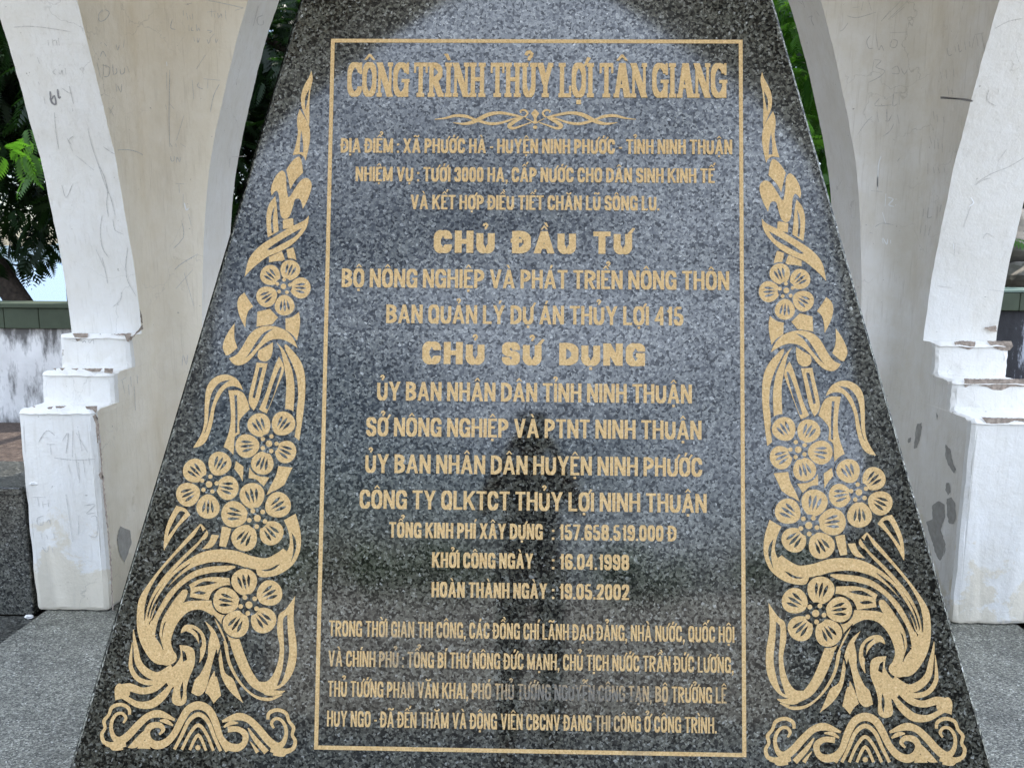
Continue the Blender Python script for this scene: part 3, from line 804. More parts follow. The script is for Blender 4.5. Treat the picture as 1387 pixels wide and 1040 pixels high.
T = 't'
SHAPES = [  # (zone, outline, [slits])
 (Z5, [(152,85,T),(165,125),(195,180),(213,235),(215,285),(205,335),(160,440,T),(158,400),(160,300),(155,215),(142,140)], [[(163,205,T),(185,250),(190,290),(185,340,T),(177,300),(168,250)]]),
 (Z5, [(222,335,T),(236,380),(238,430),(232,490),(245,570),(263,632,T),(238,628),(215,626),(192,640),(178,668,T),(157,570),(152,500),(165,430)], [[(210,470,T),(216,540),(218,612,T),(194,614,T),(198,540)]]),
 (Z5, [(225,642),(255,660),(290,705),(303,730,T),(290,780),(275,855,T),(245,800),(193,745,T),(200,690),(210,655)], []),
 (Z9, [(-6,705),(0,675),(25,655),(60,668),(95,715),(125,765),(140,775,T),(150,720),(155,650),(165,620),(185,612),(215,640),(240,690),(248,735),(243,765,T),(225,742),(208,738),(196,775),(190,850),(180,895),(155,910),(128,890),(108,830),(98,792),(80,782),(60,795),(46,845,T),(20,795),(2,745)], []),
 (Z9, [(105,908,T),(118,905),(170,916,T),(168,972,T),(102,962,T)], []),
 (Z9, [(220,770,T),(255,815),(272,880),(270,960),(262,1025,T),(195,985,T),(205,880),(212,810)], [[(222,830,T),(238,870),(244,930),(238,1000,T),(226,994,T),(232,930),(229,880)]]),
 (Z6, [(103,28,T),(125,55),(170,80),(230,110),(320,165),(400,215),(460,270),(495,330),(515,430,T),(480,390),(430,345),(370,300),(300,270),(230,232),(175,185),(130,130),(108,80)], [[(146,110,T),(200,140),(300,200),(372,252,T),(345,252),(270,212),(190,165)]]),
 (Z6, [(200,235,T),(245,250,T),(235,300),(225,325,T),(178,320,T),(187,280)], []),
 (Z6, [(275,262,T),(357,300,T),(358,335,T),(300,325),(252,325,T),(262,290)], []),
 (Z6, [(515,532,T),(548,562),(560,610),(545,680),(505,762,T),(500,700),(485,650),(455,622,T),(485,580)], []),
 (Z6, [(575,732,T),(610,780),(640,840),(650,890),(630,940,T),(605,935),(553,890,T),(572,840),(577,790)], []),
 (Z6, [(345,635,T),(427,655,T),(432,752,T),(330,735,T),(292,690,T)], []),
 (Z6, [(155,652,T),(200,685),(243,695,T),(240,770,T),(195,800),(165,838,T),(150,760),(147,700)], []),
 (Z6, [(160,885,T),(185,830),(230,780),(290,752),(360,745),(430,765),(480,810),(520,880),(560,935),(607,960,T),(585,990),(550,1005),(500,990),(455,950),(420,905),(380,865),(330,835),(270,830),(215,850)], [[(318,762,T),(380,788),(430,850),(480,930),(505,960,T),(465,925),(412,860),(368,800)]]),
 (Z6, [(322,850,T),(370,880),(415,905,T),(420,945),(400,970),(365,975),(335,950),(323,905)], []),
 (Z7, [(188,-28),(150,5),(110,55),(88,115),(82,200),(88,300),(108,460,T),(132,440,T),(128,400),(124,300),(118,240),(125,150),(150,75),(188,0)], []),
 (Z7, [(235,-37,T),(213,0),(200,50),(188,110),(180,180),(184,300,T),(160,303),(141,312,T),(137,200),(150,110),(175,45),(198,0)], []),
 (Z7, [(220,35,T),(240,80),(265,160),(290,240),(318,305,T),(280,330,T),(255,270),(225,190),(195,110),(200,70)], [[(205,92,T),(216,92),(250,180),(285,300,T),(272,305,T),(240,220)]]),
 (Z7, [(278,70,T),(335,68,T),(345,120),(370,230),(368,280),(345,312,T),(320,260),(300,170)], [[(303,92,T),(320,92,T),(352,245,T),(340,250,T)]]),
 (Z7, [(402,210,T),(415,180),(440,150),(485,132),(530,138),(570,165),(592,210),(598,280),(600,380),(615,440),(655,508,T),(620,500),(590,475),(570,430),(555,370),(545,300),(520,240),(490,200),(455,190),(425,197)], [[(465,158,T),(520,172),(560,220),(576,290),(582,380),(600,436,T),(588,415),(572,350),(560,290),(535,222),(500,180)]]),
 (Z7, [(400,225),(430,210,T),(478,212,T),(468,270),(462,350),(470,420),(497,500,T),(470,515),(446,540,T),(443,505),(440,450),(415,430,T),(418,370),(395,335),(366,306,T),(378,265)], [[(433,235,T),(447,235,T),(440,330),(439,430,T),(428,425,T),(428,330)]]),
 (Z7, [(140,597,T),(213,590,T),(225,640),(250,690),(272,740,T),(225,715),(180,685,T),(160,640)], []),
 (Z7, [(258,650,T),(310,640),(362,600,T),(365,655,T),(320,665),(290,702,T)], []),
 (Z7, [(392,598,T),(432,570,T),(440,610,T),(415,640),(395,674,T)], []),
 (Z7, [(662,850,T),(690,818),(735,805,T),(765,860),(790,930),(797,1000),(795,1036,T),(765,980),(720,910)], [[(688,840,T),(720,835),(765,920),(778,965,T),(745,920)]]),
 (Z7, [(448,910,T),(497,905,T),(505,960),(510,1005,T),(475,1010,T),(460,960)], []),
 (Z7, [(512,950,T),(550,948,T),(565,985),(600,1024,T),(555,1015),(530,990)], []),
 (Z8, [(105,-53,T),(128,-40),(157,-23,T),(138,20),(128,70),(138,110),(165,140),(205,156),(245,158),(262,195),(278,198),(262,230),(205,228),(155,208),(110,170),(85,120),(78,70),(85,10)], [[(122,30,T),(103,60),(100,105),(122,165,T),(112,110),(116,60)], [(170,172,T),(215,185),(272,188),(240,205),(200,198)]]),
 (Z8, [(398,240,T),(480,238),(560,250),(585,268,T),(572,295),(575,330,T),(490,342,T),(470,300),(420,275),(390,272,T)], [[(450,262,T),(510,258),(560,286,T),(500,276)], [(500,308,T),(535,302),(562,312,T),(520,318)]]),
 (Z8, [(585,305),(610,300),(650,330),(690,390),(712,440),(712,482,T),(680,440),(640,395),(600,350)], []),
 (Z8, [(100,312,T),(140,370),(172,400),(178,470),(165,540),(170,600),(190,660),(220,695),(262,700),(240,730),(200,735),(150,715),(110,665),(90,600),(90,520),(105,420)], [[(133,395,T),(152,420),(148,500),(145,560),(152,640),(175,715,T),(155,700),(135,640),(122,560),(130,470)]]),
 (Z8, [(505,435,T),(475,490),(455,540),(440,600),(425,680),(385,745),(325,795,T),(350,740),(372,690),(410,660),(425,590),(440,520),(465,470)], []),
 (Z8, [(474,475,T),(487,540),(490,600),(520,670),(545,700),(560,757,T),(525,770),(495,740),(480,680),(462,600),(450,550),(460,510)], []),
 (Z8, [(458,655,T),(480,700),(497,755,T),(478,770),(458,802,T),(440,780),(425,765,T),(440,700)], []),
 (Z8, [(550,570),(575,550),(618,546,T),(612,595),(640,640),(675,660),(680,700),(655,740),(640,735),(648,790),(635,812),(605,816),(582,795),(582,740),(570,690),(548,630)], [[(582,610,T),(590,580),(606,568,T),(600,620,T)], [(600,708,T),(611,745),(606,795,T),(597,760)]]),
 (Z8, [(885,726),(908,750),(905,803,T),(880,795),(850,790),(840,760)], []),
 (Z8, [(710,512,T),(715,560),(722,600),(680,600),(688,550)], []),
 (Z8, [(632,588),(662,562),(700,570),(725,595),(690,636),(655,634),(632,615)], []),
 (Z8, [(735,905,T),(790,950),(845,1012,T),(805,1010),(760,965)], []),
 (Z8, [(755,970,T),(790,995),(800,1014,T),(740,1014,T)], []),
]
RIBS = [  # (zone, [(x, y, width)...])
 (Z8, [(150,108,20),(178,142,40),(230,172,50),(300,168,56),(370,148,58),(440,142,56),(510,152,52),(570,182,48),(630,228,44),(680,285,40),(720,350,34),(752,425,18),(760,452,3)]),
 (Z8, [(372,190,8),(420,198,30),(490,203,36),(560,232,38),(620,275,42),(665,330,46),(700,400,54),(726,470,62),(728,540,66),(700,595,62),(665,612,40)]),
 (Z8, [(533,5,6),(585,75,24),(640,142,28),(700,215,30),(750,285,34),(785,350,40),(790,420,48),(778,490,62),(750,550,70),(712,600,66),(672,612,44)]),
 (Z8, [(510,40,26),(560,105,20),(618,165,19),(690,248,20),(745,330,18),(766,390,12),(770,440,3)]),
 (Z8, [(533,4,6),(508,44,22),(522,70,16)]),
 (Z8, [(405,400,40),(440,392,60),(480,372,56),(530,365,40),(590,376,46),(640,420,52),(668,480,46),(676,540,40),(660,600,50)]),
 (Z8, [(470,372,20),(430,425,56),(385,505,64),(350,590,60),(310,662,48),(265,714,38),(215,742,30),(170,744,20),(138,735,4)]),
 (Z8, [(412,520,14),(392,610,16),(355,682,14),(312,732,13),(262,766,15),(205,772,18),(150,752,4)]),
 (Z8, [(612,492,4),(590,470,28),(555,476,38),(525,505,40),(512,545,30),(514,585,18),(525,620,3)]),
 (Z8, [(645,650,40),(710,688,38),(765,672,36),(802,630,30),(815,570,22),(824,520,12),(828,482,3)]),
 (Z8, [(672,690,12),(740,718,22),(800,705,22),(834,660,20),(838,610,14),(832,540,3)]),
 (Z8, [(655,680,20),(720,738,30),(780,756,30),(840,742,36),(885,752,40)]),
 (Z8, [(648,722,16),(690,776,34),(740,814,36),(800,818,28),(850,794,22),(888,772,26)]),
 (Z8, [(392,1012,18),(425,950,28),(450,880,32),(480,830,34),(525,812,36),(570,830,34),(602,880,32),(632,940,30),(670,982,34),(715,996,36),(748,975,30),(758,940,28),(740,912,28),(702,906,24),(684,926,18),(702,948,8)]),
 (Z8, [(422,1012,14),(452,950,16),(482,882,18),(525,852,20),(568,882,18),(598,945,16),(632,1012,14)]),
 (Z8, [(455,1012,13),(487,940,14),(525,900,16),(563,940,14),(598,1012,13)]),
 (Z8, [(488,1012,12),(525,945,15),(562,1012,12)]),
 (Z8, [(418,880,10),(350,856,32),(300,866,30),(255,905,32),(210,955,34),(172,982,36),(143,968,24),(129,930,17),(133,892,16),(153,864,14),(179,860,14),(195,880,14),(184,902,9)]),
 (Z8, [(212,864,13),(207,836,16),(172,820,16),(132,833,16),(117,868,14),(96,896,16),(101,928,14),(87,956,16),(97,990,18),(126,1000,16),(142,1018,18),(185,1014,16)]),
 (Z8, [(632,880,10),(700,856,32),(750,866,30),(795,905,32),(840,955,34),(878,982,36),(907,968,24),(921,930,17),(917,892,16),(897,864,14),(871,860,14),(855,880,14),(866,902,9)]),
 (Z8, [(838,864,13),(843,836,16),(878,820,16),(918,833,16),(933,868,14),(954,896,16),(949,928,14),(963,956,16),(953,990,18),(924,1000,16),(908,1018,18),(865,1014,16)]),
 (Z8, [(104,1000,14),(150,1003,32),(196,992,30)]), (Z8, [(946,1000,14),(900,1003,32),(854,992,30)]),
 (Z8, [(392,915,26),(345,912,24),(312,936,28),(318,975,26),(350,995,34),(395,985,34),(425,950,26)]),
 (Z8, [(300,905,6),(270,950,20),(215,1010,26)]), (Z8, [(290,965,4),(270,990,12),(255,1012,18)]),
 (Z8, [(640,905,8),(672,888,20),(700,886,6)]), (Z8, [(410,905,8),(380,886,18),(345,884,6)]),
]
FLOWERS = [
 (Z6, (258,490), [(215,378),(350,415),(143,498),(248,618),(372,560)], 62),
 (Z7, (262,478), [(188,370),(317,380),(380,493),(295,583),(175,518)], 56),
 (Z7, (567,692), [(512,580),(645,622),(680,748),(570,812),(470,708)], 57),
 (Z7, (315,858), [(205,785),(345,738),(440,840),(382,965),(240,932)], 61),
 (Z8, (306,357), [(330,250),(415,340),(365,448),(238,425),(210,300)], 54),
]
def floral(side):
    # traced once for the right border; the left border is its mirror image about the panel's centre line
    mir = 1 if side > 0 else -1
    def tr(z, q):
        u, v = z(q); return (u*mir, v)
    fl = Flat()
    for z, out, slits in SHAPES:
        fl.poly([tr(z, q) for q in spline(out, True)])
        for s in slits: fl.poly([tr(z, q) for q in spline(s, True, 4)], 1)
    for z, pts in RIBS:
        cen = spline([(p[0], p[1]) for p in pts], False, 5)
        wid = spline([(p[2], 0) for p in pts], False, 5)
        q0, q1 = z((500,500)), z((600,500)); sc = hypot(q1[0]-q0[0], q1[1]-q0[1])/100
        fl.ribbon([(*tr(z, c), max(.3, w[0])*sc/2) for c, w in zip(cen, wid)])
    d = spline([(525+12*cos(a), 1000+12*sin(a)) for a in np.linspace(0, 2*pi, 9)[:-1]], True, 2)
    fl.poly([tr(Z8, q) for q in d])
    orn = fl.build('floral_carving', stele, [M_GOLD, M_GRANITE])
    for z, c, pets, rad in FLOWERS:
        f = Flat(.0024); cx, cy = c
        def petal(px, py, g, wob=1.0):
            dx, dy = px-cx, py-cy; d = hypot(dx, dy); ax, ay = dx/d, dy/d
            lo = min(1.25, max(.66, (d-rad*.66)/rad)); out = []
            for a in np.linspace(0, 2*pi, 33)[:-1]:
                ca, sa = cos(a), sin(a)
                if ca > 0: p, q = ca*rad*.98, sa*rad*1.08
                else: p, q = ca*rad*lo, sa*rad*1.08*(1-.16*ca*ca)
                p *= wob; q *= wob; p += g*ca; q += g*sa
                out.append((px + p*ax - q*ay, py + p*ay + q*ax))
            return out, (ax, ay)
        for px, py in pets: f.poly([tr(z, q) for q in petal(px, py, rad*.13)[0]], 1)
        for px, py in pets:
            ring, (ax, ay) = petal(px, py, 0, RND.uniform(.96, 1.03))
            f.poly([tr(z, q) for q in ring])
            for k in (-1, 0, 1):
                ox, oy = -ay*k*rad*.40, ax*k*rad*.40
                a0 = -.80 if k == 0 else -.66; a1 = .54 if k == 0 else .42
                p0 = (px+ox*.70+ax*rad*a0, py+oy*.70+ay*rad*a0); p1 = (px+ox*1.15+ax*rad*a1, py+oy*1.15+ay*rad*a1)
                pm = ((p0[0]*.4+p1[0]*.6), (p0[1]*.4+p1[1]*.6)); wn_ = rad*.135
                f.poly([tr(z, q) for q in spline([(p0[0],p0[1],T),(pm[0]-ay*wn_,pm[1]+ax*wn_),(p1[0],p1[1]),(pm[0]+ay*wn_,pm[1]-ax*wn_)], True, 4)], 1)
        cr = rad*.90
        f.poly([tr(z, (cx+cr*cos(a), cy+cr*sin(a))) for a in np.linspace(0, 2*pi, 25)[:-1]], 1)
        f.poly([tr(z, (cx+rad*.30*cos(a), cy+rad*.30*sin(a))) for a in np.linspace(0, 2*pi, 15)[:-1]])
        for k in range(5):
            a0 = atan2(pets[0][1]-cy, pets[0][0]-cx) + k*2*pi/5 + .3
            f.poly([tr(z, (cx+rad*.70*cos(a0)+rad*.20*cos(a), cy+rad*.70*sin(a0)+rad*.20*sin(a))) for a in np.linspace(0, 2*pi, 13)[:-1]])
        f.build('flower', orn, [M_GOLD, M_GRANITE])
floral(1); floral(-1)

# flourish under the heading
ZF = zone(560, 130, 4.203)
FR = [[(120,135,3),(180,128,10),(240,114,16),(300,118,17),(345,134,13),(400,152,16),(450,160,16),(510,152,13),(570,132,9),(640,118,5)],
      [(225,153,3),(290,160,14),(350,146,22),(420,110,22),(490,98,17),(560,108,14),(625,124,10)],
      [(632,124,9),(650,100,11),(632,82,11),(608,88,9),(614,98,6)],
      [(622,124,12),(575,148,20),(545,172,22),(568,186,15),(620,170,9),(672,152,6)],
      [(640,130,5),(665,142,5),(686,156,8)]]
fl = Flat()
def zfm(q, mir):
    return (q[0], q[1]) if mir > 0 else (2*693-q[0], q[1])
q0, q1 = ZF((500,100)), ZF((600,100)); sc = hypot(q1[0]-q0[0], q1[1]-q0[1])/100
for mir in (1, -1):
    for pts in FR:
        cen = spline([(p[0], p[1]) for p in pts]); wid = spline([(p[2], 0) for p in pts])
        fl.ribbon([(*ZF(zfm(c, mir)), w[0]*sc/2) for c, w in zip(cen, wid)])
fl.poly([ZF(q) for q in spline([(693,76,T),(708,92),(715,102),(705,118),(700,132),(702,146),(693,152),(684,146),(686,132),(681,118),(671,102),(678,92)], True)])
fl.poly([ZF((693+13*cos(a), 180+10*sin(a))) for a in np.linspace(0, 2*pi, 15)[:-1]])
fl.poly([ZF((693+12*cos(a), 152+8*sin(a))) for a in np.linspace(0, 2*pi, 15)[:-1]])
fl.build('scroll_flourish', stele, [M_GOLD])

# granite lines that separate the strands of the big scroll (cut between them)
def scroll_lines(side):
    mir = 1 if side > 0 else -1
    fl = Flat(.0021)
    q0, q1 = Z8((500,500)), Z8((600,500)); sc = hypot(q1[0]-q0[0], q1[1]-q0[1])/100
    for pts in [
        [(360,182,3),(430,178,12),(500,186,13),(560,206,13),(620,248,13),(680,310,13),(715,370,11),(745,440,3)],
        [(500,20,4),(545,72,14),(600,128,12),(660,190,12),(715,255,12),(752,320,12),(772,380,9),(778,440,2)],
        [(395,222,3),(470,228,12),(540,244,12),(600,282,12),(640,325,12),(680,385,12),(708,440,12),(720,505,14)],
        [(540,40,3),(600,108,9),(660,172,9),(720,248,9),(762,330,8),(776,400,3)],
        [(575,180,2),(640,235,9),(690,300,9),(735,375,8),(752,430,2)],
        [(470,405,3),(430,455,8),(400,520,9),(370,600,9),(335,670,9),(290,725,8),(230,752,3)],
        [(395,520,8),(380,600,12),(345,672,12),(300,728,11),(250,758,8),(190,764,3)],
        [(720,505,16),(700,545,5),(690,570,2)],
        [(430,545,3),(448,620,8),(450,680,6)],
        [(560,470,3),(530,495,8),(522,540,10),(535,560,6)]]:
        cen = spline([(p[0], p[1]) for p in pts]); wid = spline([(p[2], 0) for p in pts])
        fl.ribbon([(uv(1010+c[0]/3.25, 720+c[1]/3.25)[0]*mir, uv(1010+c[0]/3.25, 720+c[1]/3.25)[1], w[0]*sc*.66) for c, w in zip(cen, wid)])
    fl.build('scroll_groove', [o for o in stele.children if o.name.startswith('floral_carving')][0 if side > 0 else 1], [M_GRANITE])
scroll_lines(1); scroll_lines(-1)

# ------------------------------------------------------------------ chips, peeled render and scribbles on the piers
def arm(tb, z): return HALF - lerp_tab(tb, z)
def reveal(px, py, eps=.0015):
    Y = 3.6
    for _ in range(12):
        P = on_y(px, py, Y); Y = CY + HALF - arm(ARCHS, max(P[2], 1.206))
    return on_y(px, py, Y - eps)
def reveal_back(px, py, s):                       # curved inner face of the back arch
    X = s*1.5
    for _ in range(14):
        P = on_x(px, py, X); X = s*lerp_tab(ARCHB, max(P[2], 1.206))
    return on_x(px, py, X - s*.0015)
XW, YBK = HALF - .0015, CY + HALF - .0015
FN = {'RV': reveal, 'S1': lambda x, y: on_y(x, y, 3.5465), 'S2': lambda x, y: on_y(x, y, 3.3865), 'S3': lambda x, y: on_y(x, y, 3.2065),
      'LEG': lambda x, y: on_y(x, y, 3.640), 'L': lambda x, y: on_x(x, y, -XW), 'R': lambda x, y: on_x(x, y, XW), 'B': lambda x, y: on_y(x, y, YBK),
      'BRL': lambda x, y: reveal_back(x, y, -1), 'BRR': lambda x, y: reveal_back(x, y, 1)}
def patches(items, rough_k=3, seed=1):
    rnd = random.Random(seed); m = MB()
    for plane, (ox, oy, s), pts in items:
        n = len(pts); out = []
        for i in range(n):
            a, b = pts[i], pts[(i+1) % n]; l = hypot(b[0]-a[0], b[1]-a[1]); k = max(1, int(l/9))
            for j in range(k):
                t = j/k; q = (a[0]+(b[0]-a[0])*t, a[1]+(b[1]-a[1])*t); w = 0 if j == 0 else 2.2
                out.append((q[0]+rnd.uniform(-w, w), q[1]+rnd.uniform(-w, w)))
        m.add([FN[plane](ox+q[0]/s, oy+q[1]/s) for q in out], [tuple(range(len(out)))])
    return m
def scribbles(items, width):
    m = MB()
    for plane, (ox, oy, s), lines in items:
        for pts in lines:
            w0 = width
            px = [(ox+p[0]/s, oy+p[1]/s) for p in pts]
            px = spline(px, False, 3) if len(px) > 2 else px
            n = len(px); A, Bv = [], []
            for i, p in enumerate(px):
                a, c = px[max(i-1,0)], px[min(i+1,n-1)]; d = (c[0]-a[0], c[1]-a[1]); l = hypot(*d) or 1
                w = w0*(.55 if i in (0, n-1) else RND.uniform(.75, 1.15))/2
                A.append(FN[plane](p[0]-d[1]/l*w, p[1]+d[0]/l*w)); Bv.append(FN[plane](p[0]+d[1]/l*w, p[1]-d[0]/l*w))
            m.add(A+Bv, [(i, i+1, n+i+1, n+i) for i in range(n-1)])
    return m

ZA, ZB, ZC = (0,400,5.2), (0,540,3.25), (1180,440,5.198)
ZD, ZE, ZG = (1087,540,3.25), (1110,240,4.0), (0,0,3.4675)
ZH, ZI, ZJ = (90,0,4.465), (1050,0,4.11), (150,230,3.467)
ZK = (0,280,3.467)
left_mortar = [
 ('S1',ZA,[(510,268),(620,268),(615,300),(580,305),(545,325),(525,295)]), ('S1',ZA,[(780,275),(928,266),(905,330),(890,320),(880,285)]), ('S1',ZA,[(440,380),(458,400),(440,430)]),
 ('S2',ZA,[(370,515),(395,512),(395,528)]), ('S2',ZA,[(418,512),(460,512),(440,530)]), ('S2',ZA,[(500,515),(555,515),(540,528),(520,522)]),
 ('S2',ZA,[(575,515),(725,515),(700,537),(650,540),(610,528)]), ('S2',ZA,[(735,513),(800,515),(790,550),(735,545)]),
 ('S3',ZA,[(225,781),(250,782),(245,790)]), ('S3',ZA,[(330,790),(375,781),(365,798),(340,800)]), ('S3',ZA,[(390,779),(470,779),(430,795),(395,795)]),
 ('S3',ZA,[(600,780),(686,777),(680,830),(650,805),(610,800)]), ('S3',ZA,[(650,850),(678,835),(690,900),(694,1040),(685,1040),(672,900)]),
 ('S3',ZB,[(418,75),(428,80),(440,250),(455,420),(480,650),(494,930),(500,932),(490,700),(470,480),(452,300),(442,180),(432,85)]), ('S3',ZB,[(443,320),(455,345),(445,356),(433,335)]),
 ('L',ZA,[(905,300),(940,285),(1005,205),(1010,235),(960,272),(920,320)]), ('L',ZA,[(985,95),(1000,140),(1004,200),(994,190),(988,140)]),
 ('B',ZJ,[(250,805),(260,800),(264,830),(256,852),(248,830)]),
]
right_mortar = [
 ('S1',ZC,[(585,120),(640,112),(735,118),(730,160),(690,175),(640,160),(590,145)]), ('S1',ZC,[(815,114),(985,114),(1000,150),(975,180),(920,182),(870,165),(835,140)]),
 ('LEG',ZC,[(795,20),(880,5),(885,50),(840,45)]),
 ('S2',ZC,[(655,376),(720,380),(1090,380),(1090,438),(1040,432),(980,434),(920,460),(860,458),(810,435),(720,415),(660,440)]),
 ('S3',ZC,[(775,648),(820,652),(1090,657),(1090,685),(1010,672),(940,700),(860,695),(810,690)]),]
left_peel = [('L',ZB,[(530,560),(575,580),(580,630),(565,680),(548,720),(530,690),(515,620)])]
right_peel = [
 ('R',ZD,[(505,110),(525,105),(520,160),(505,215),(490,220),(495,160)]), ('R',ZD,[(465,175),(478,170),(475,190),(465,195)]),
 ('R',ZD,[(630,200),(650,220),(662,280),(675,310),(667,328),(640,290),(628,240)]), ('R',ZD,[(632,370),(645,370),(652,410),(640,425),(628,400)]),
 ('R',ZD,[(635,440),(655,432),(672,460),(675,520),(665,550),(645,548),(635,510)]),
 ('R',ZD,[(570,470),(600,450),(625,465),(628,520),(615,550),(608,580),(630,640),(625,680),(605,712),(590,690),(560,600),(545,540),(572,530)]),
 ('R',ZD,[(588,60),(596,75),(592,95)]),
]
left_scr = [
 ('RV',ZG,[[(225,190),(228,215)],[(245,185),(250,215)],[(250,195),(262,190),(268,215)],[(275,180),(278,215)],[(262,325),(248,340),(262,352)],[(275,340),(285,350),(290,330),(295,352)],[(305,320),(310,355)],[(275,310),(285,305)],
   [(205,455),(212,490)],[(290,415),(330,440),(325,405),(345,490)],[(340,510),(342,525)],[(315,650),(340,710)],[(345,640),(322,660),(335,680)],
   [(412,605),(430,680),(460,770),(490,830),(505,900),(500,960),(510,1020)],[(460,770),(490,860),(520,930),(540,1010)],[(290,870),(310,930),(340,865)],[(355,730),(440,800)],[(485,690),(520,715),(540,725)],[(65,130),(120,125),(200,130),(330,150)],
   [(175,270),(185,300)],[(180,385),(185,400)],[(255,530),(262,620),(275,700)]]),
 ('RV',ZK,[[(480,40),(470,110),(480,190),(510,240)],[(530,60),(540,110),(580,130)],[(600,190),(590,280),(600,350),(640,420)],[(570,400),(565,440),(530,470)],[(480,240),(500,330),(505,360)],[(450,200),(490,290)]]),
 ('S1',ZA,[[(512,305),(515,328)],[(515,305),(550,315),(520,328)],[(560,325),(575,315),(580,332),(595,320),(605,335)],[(620,315),(632,335),(655,310),(658,360),(620,358)]]),
 ('S3',ZB,[[(170,190),(205,140),(240,160)],[(180,170),(210,170)],[(205,200),(240,200)],[(220,200),(225,245)],[(275,185),(300,150),(290,240)],[(320,140),(318,255)],[(335,150),(385,235)],[(345,140),(360,230)],
   [(300,290),(310,330)],[(345,280),(350,370)],[(365,270),(375,340)],[(390,260),(395,290)],[(140,433),(200,433)],[(165,433),(172,475)],[(185,450),(190,480)],[(210,445),(215,478)],[(187,465),(212,460)],
   [(190,515),(165,525),(165,550),(185,555),(190,540)],[(205,545),(215,530),(220,550)],[(180,590),(185,615)],[(205,600),(210,615)],[(235,590),(240,615)],[(185,650),(205,675),(215,650)],[(230,655),(232,675)],
   [(370,470),(420,465),(380,505),(420,500)],[(345,515),(345,595)],[(400,520),(425,520),(425,605),(390,600)],[(290,420),(320,630)],[(240,260),(330,270),(420,265)],[(330,240),(345,350)]]),
 ('L',ZH,[[(220,60),(195,90),(200,130),(235,120),(260,80),(235,60)],[(225,390),(225,460)],[(215,395),(260,410),(255,460),(225,465)],[(280,390),(285,450),(305,440),(300,415)],[(325,420),(330,450),(350,440),(352,410)],[(365,400),(380,440)],
   [(205,345),(220,310),(240,345)],[(185,380),(205,470)],[(310,908),(380,908),(440,925),(475,950)],[(300,510),(305,555)],[(310,520),(330,560),(335,510)],[(255,650),(285,700)],[(285,640),(262,690)],[(205,265),(215,260)],[(230,265),(245,280)],[(300,270),(310,305),(320,275)],[(345,290),(350,240)]]),
 ('B',ZH,[[(705,65),(708,100)],[(725,80),(735,125)],[(745,95),(750,120)],[(760,85),(765,120)],[(850,75),(905,70)],[(875,55),(880,105)],[(895,85),(897,110)],[(915,80),(920,110),(935,85),(940,110)],[(960,65),(965,120)],
   [(740,155),(742,190)],[(760,165),(755,185),(770,188)],[(785,150),(790,190),(800,170),(805,190)],[(850,185),(880,190),(865,200)],[(770,225),(775,255)],[(790,230),(795,260),(805,235)],[(850,240),(860,265),(870,240)],[(895,205),(865,240)],[(900,235),(905,260),(915,240)],
   [(840,335),(785,420)],[(625,425),(620,700),(625,890)],[(605,440),(607,545)],[(760,485),(770,600)],[(800,500),(792,525),(825,540)],[(830,478),(930,488)],[(855,480),(855,535)],[(925,510),(890,580),(870,680)],[(580,630),(585,665)],[(600,635),(605,665)],[(625,630),(650,660)],
   [(710,700),(665,850)],[(545,865),(545,895)],[(550,870),(575,895),(575,865)],[(595,870),(605,895)],[(625,868),(640,890)],[(660,870),(665,890)],[(690,870),(720,890)],
   [(545,930),(595,930)],[(560,935),(565,985)],[(590,945),(590,985)],[(590,945),(610,955),(592,965),(615,985)],[(630,945),(635,975),(650,970),(652,945)],[(665,985),(668,950),(685,980),(688,950)],[(550,1000),(600,1000)],[(560,1005),(562,1040)],[(835,0),(960,25),(1070,50)],[(1020,65),(1070,50)],
   [(640,120),(630,170),(660,180)],[(720,30),(760,20)]]),
 ('B',ZJ,[[(340,115),(340,180)],[(335,250),(340,320),(272,390)],[(275,540),(280,500),(320,450),(410,395)],[(300,565),(385,470)],[(345,485),(390,640)],[(335,920),(340,870),(355,915),(360,870)],[(365,210),(378,262)],[(262,75),(265,115)],[(305,65),(345,68)],[(320,70),(322,110)]]),
 ('BRL',ZH,[[(1160,40),(1130,160)],[(1190,95),(1155,110),(1160,150),(1190,150),(1190,125)],[(1090,945),(1000,950)],[(990,955),(985,1010)]]),
 ('L',ZA,[[(850,600),(885,580)],[(860,600),(880,690)],[(920,570),(925,640)],[(945,640),(955,810)],[(905,630),(910,700)],[(965,560),(970,620)]]),
]
left_thick = [('RV',ZG,[[(235,430),(240,470),(255,450),(262,490),(245,485),(235,460)],[(270,420),(275,460),(285,455)]])]
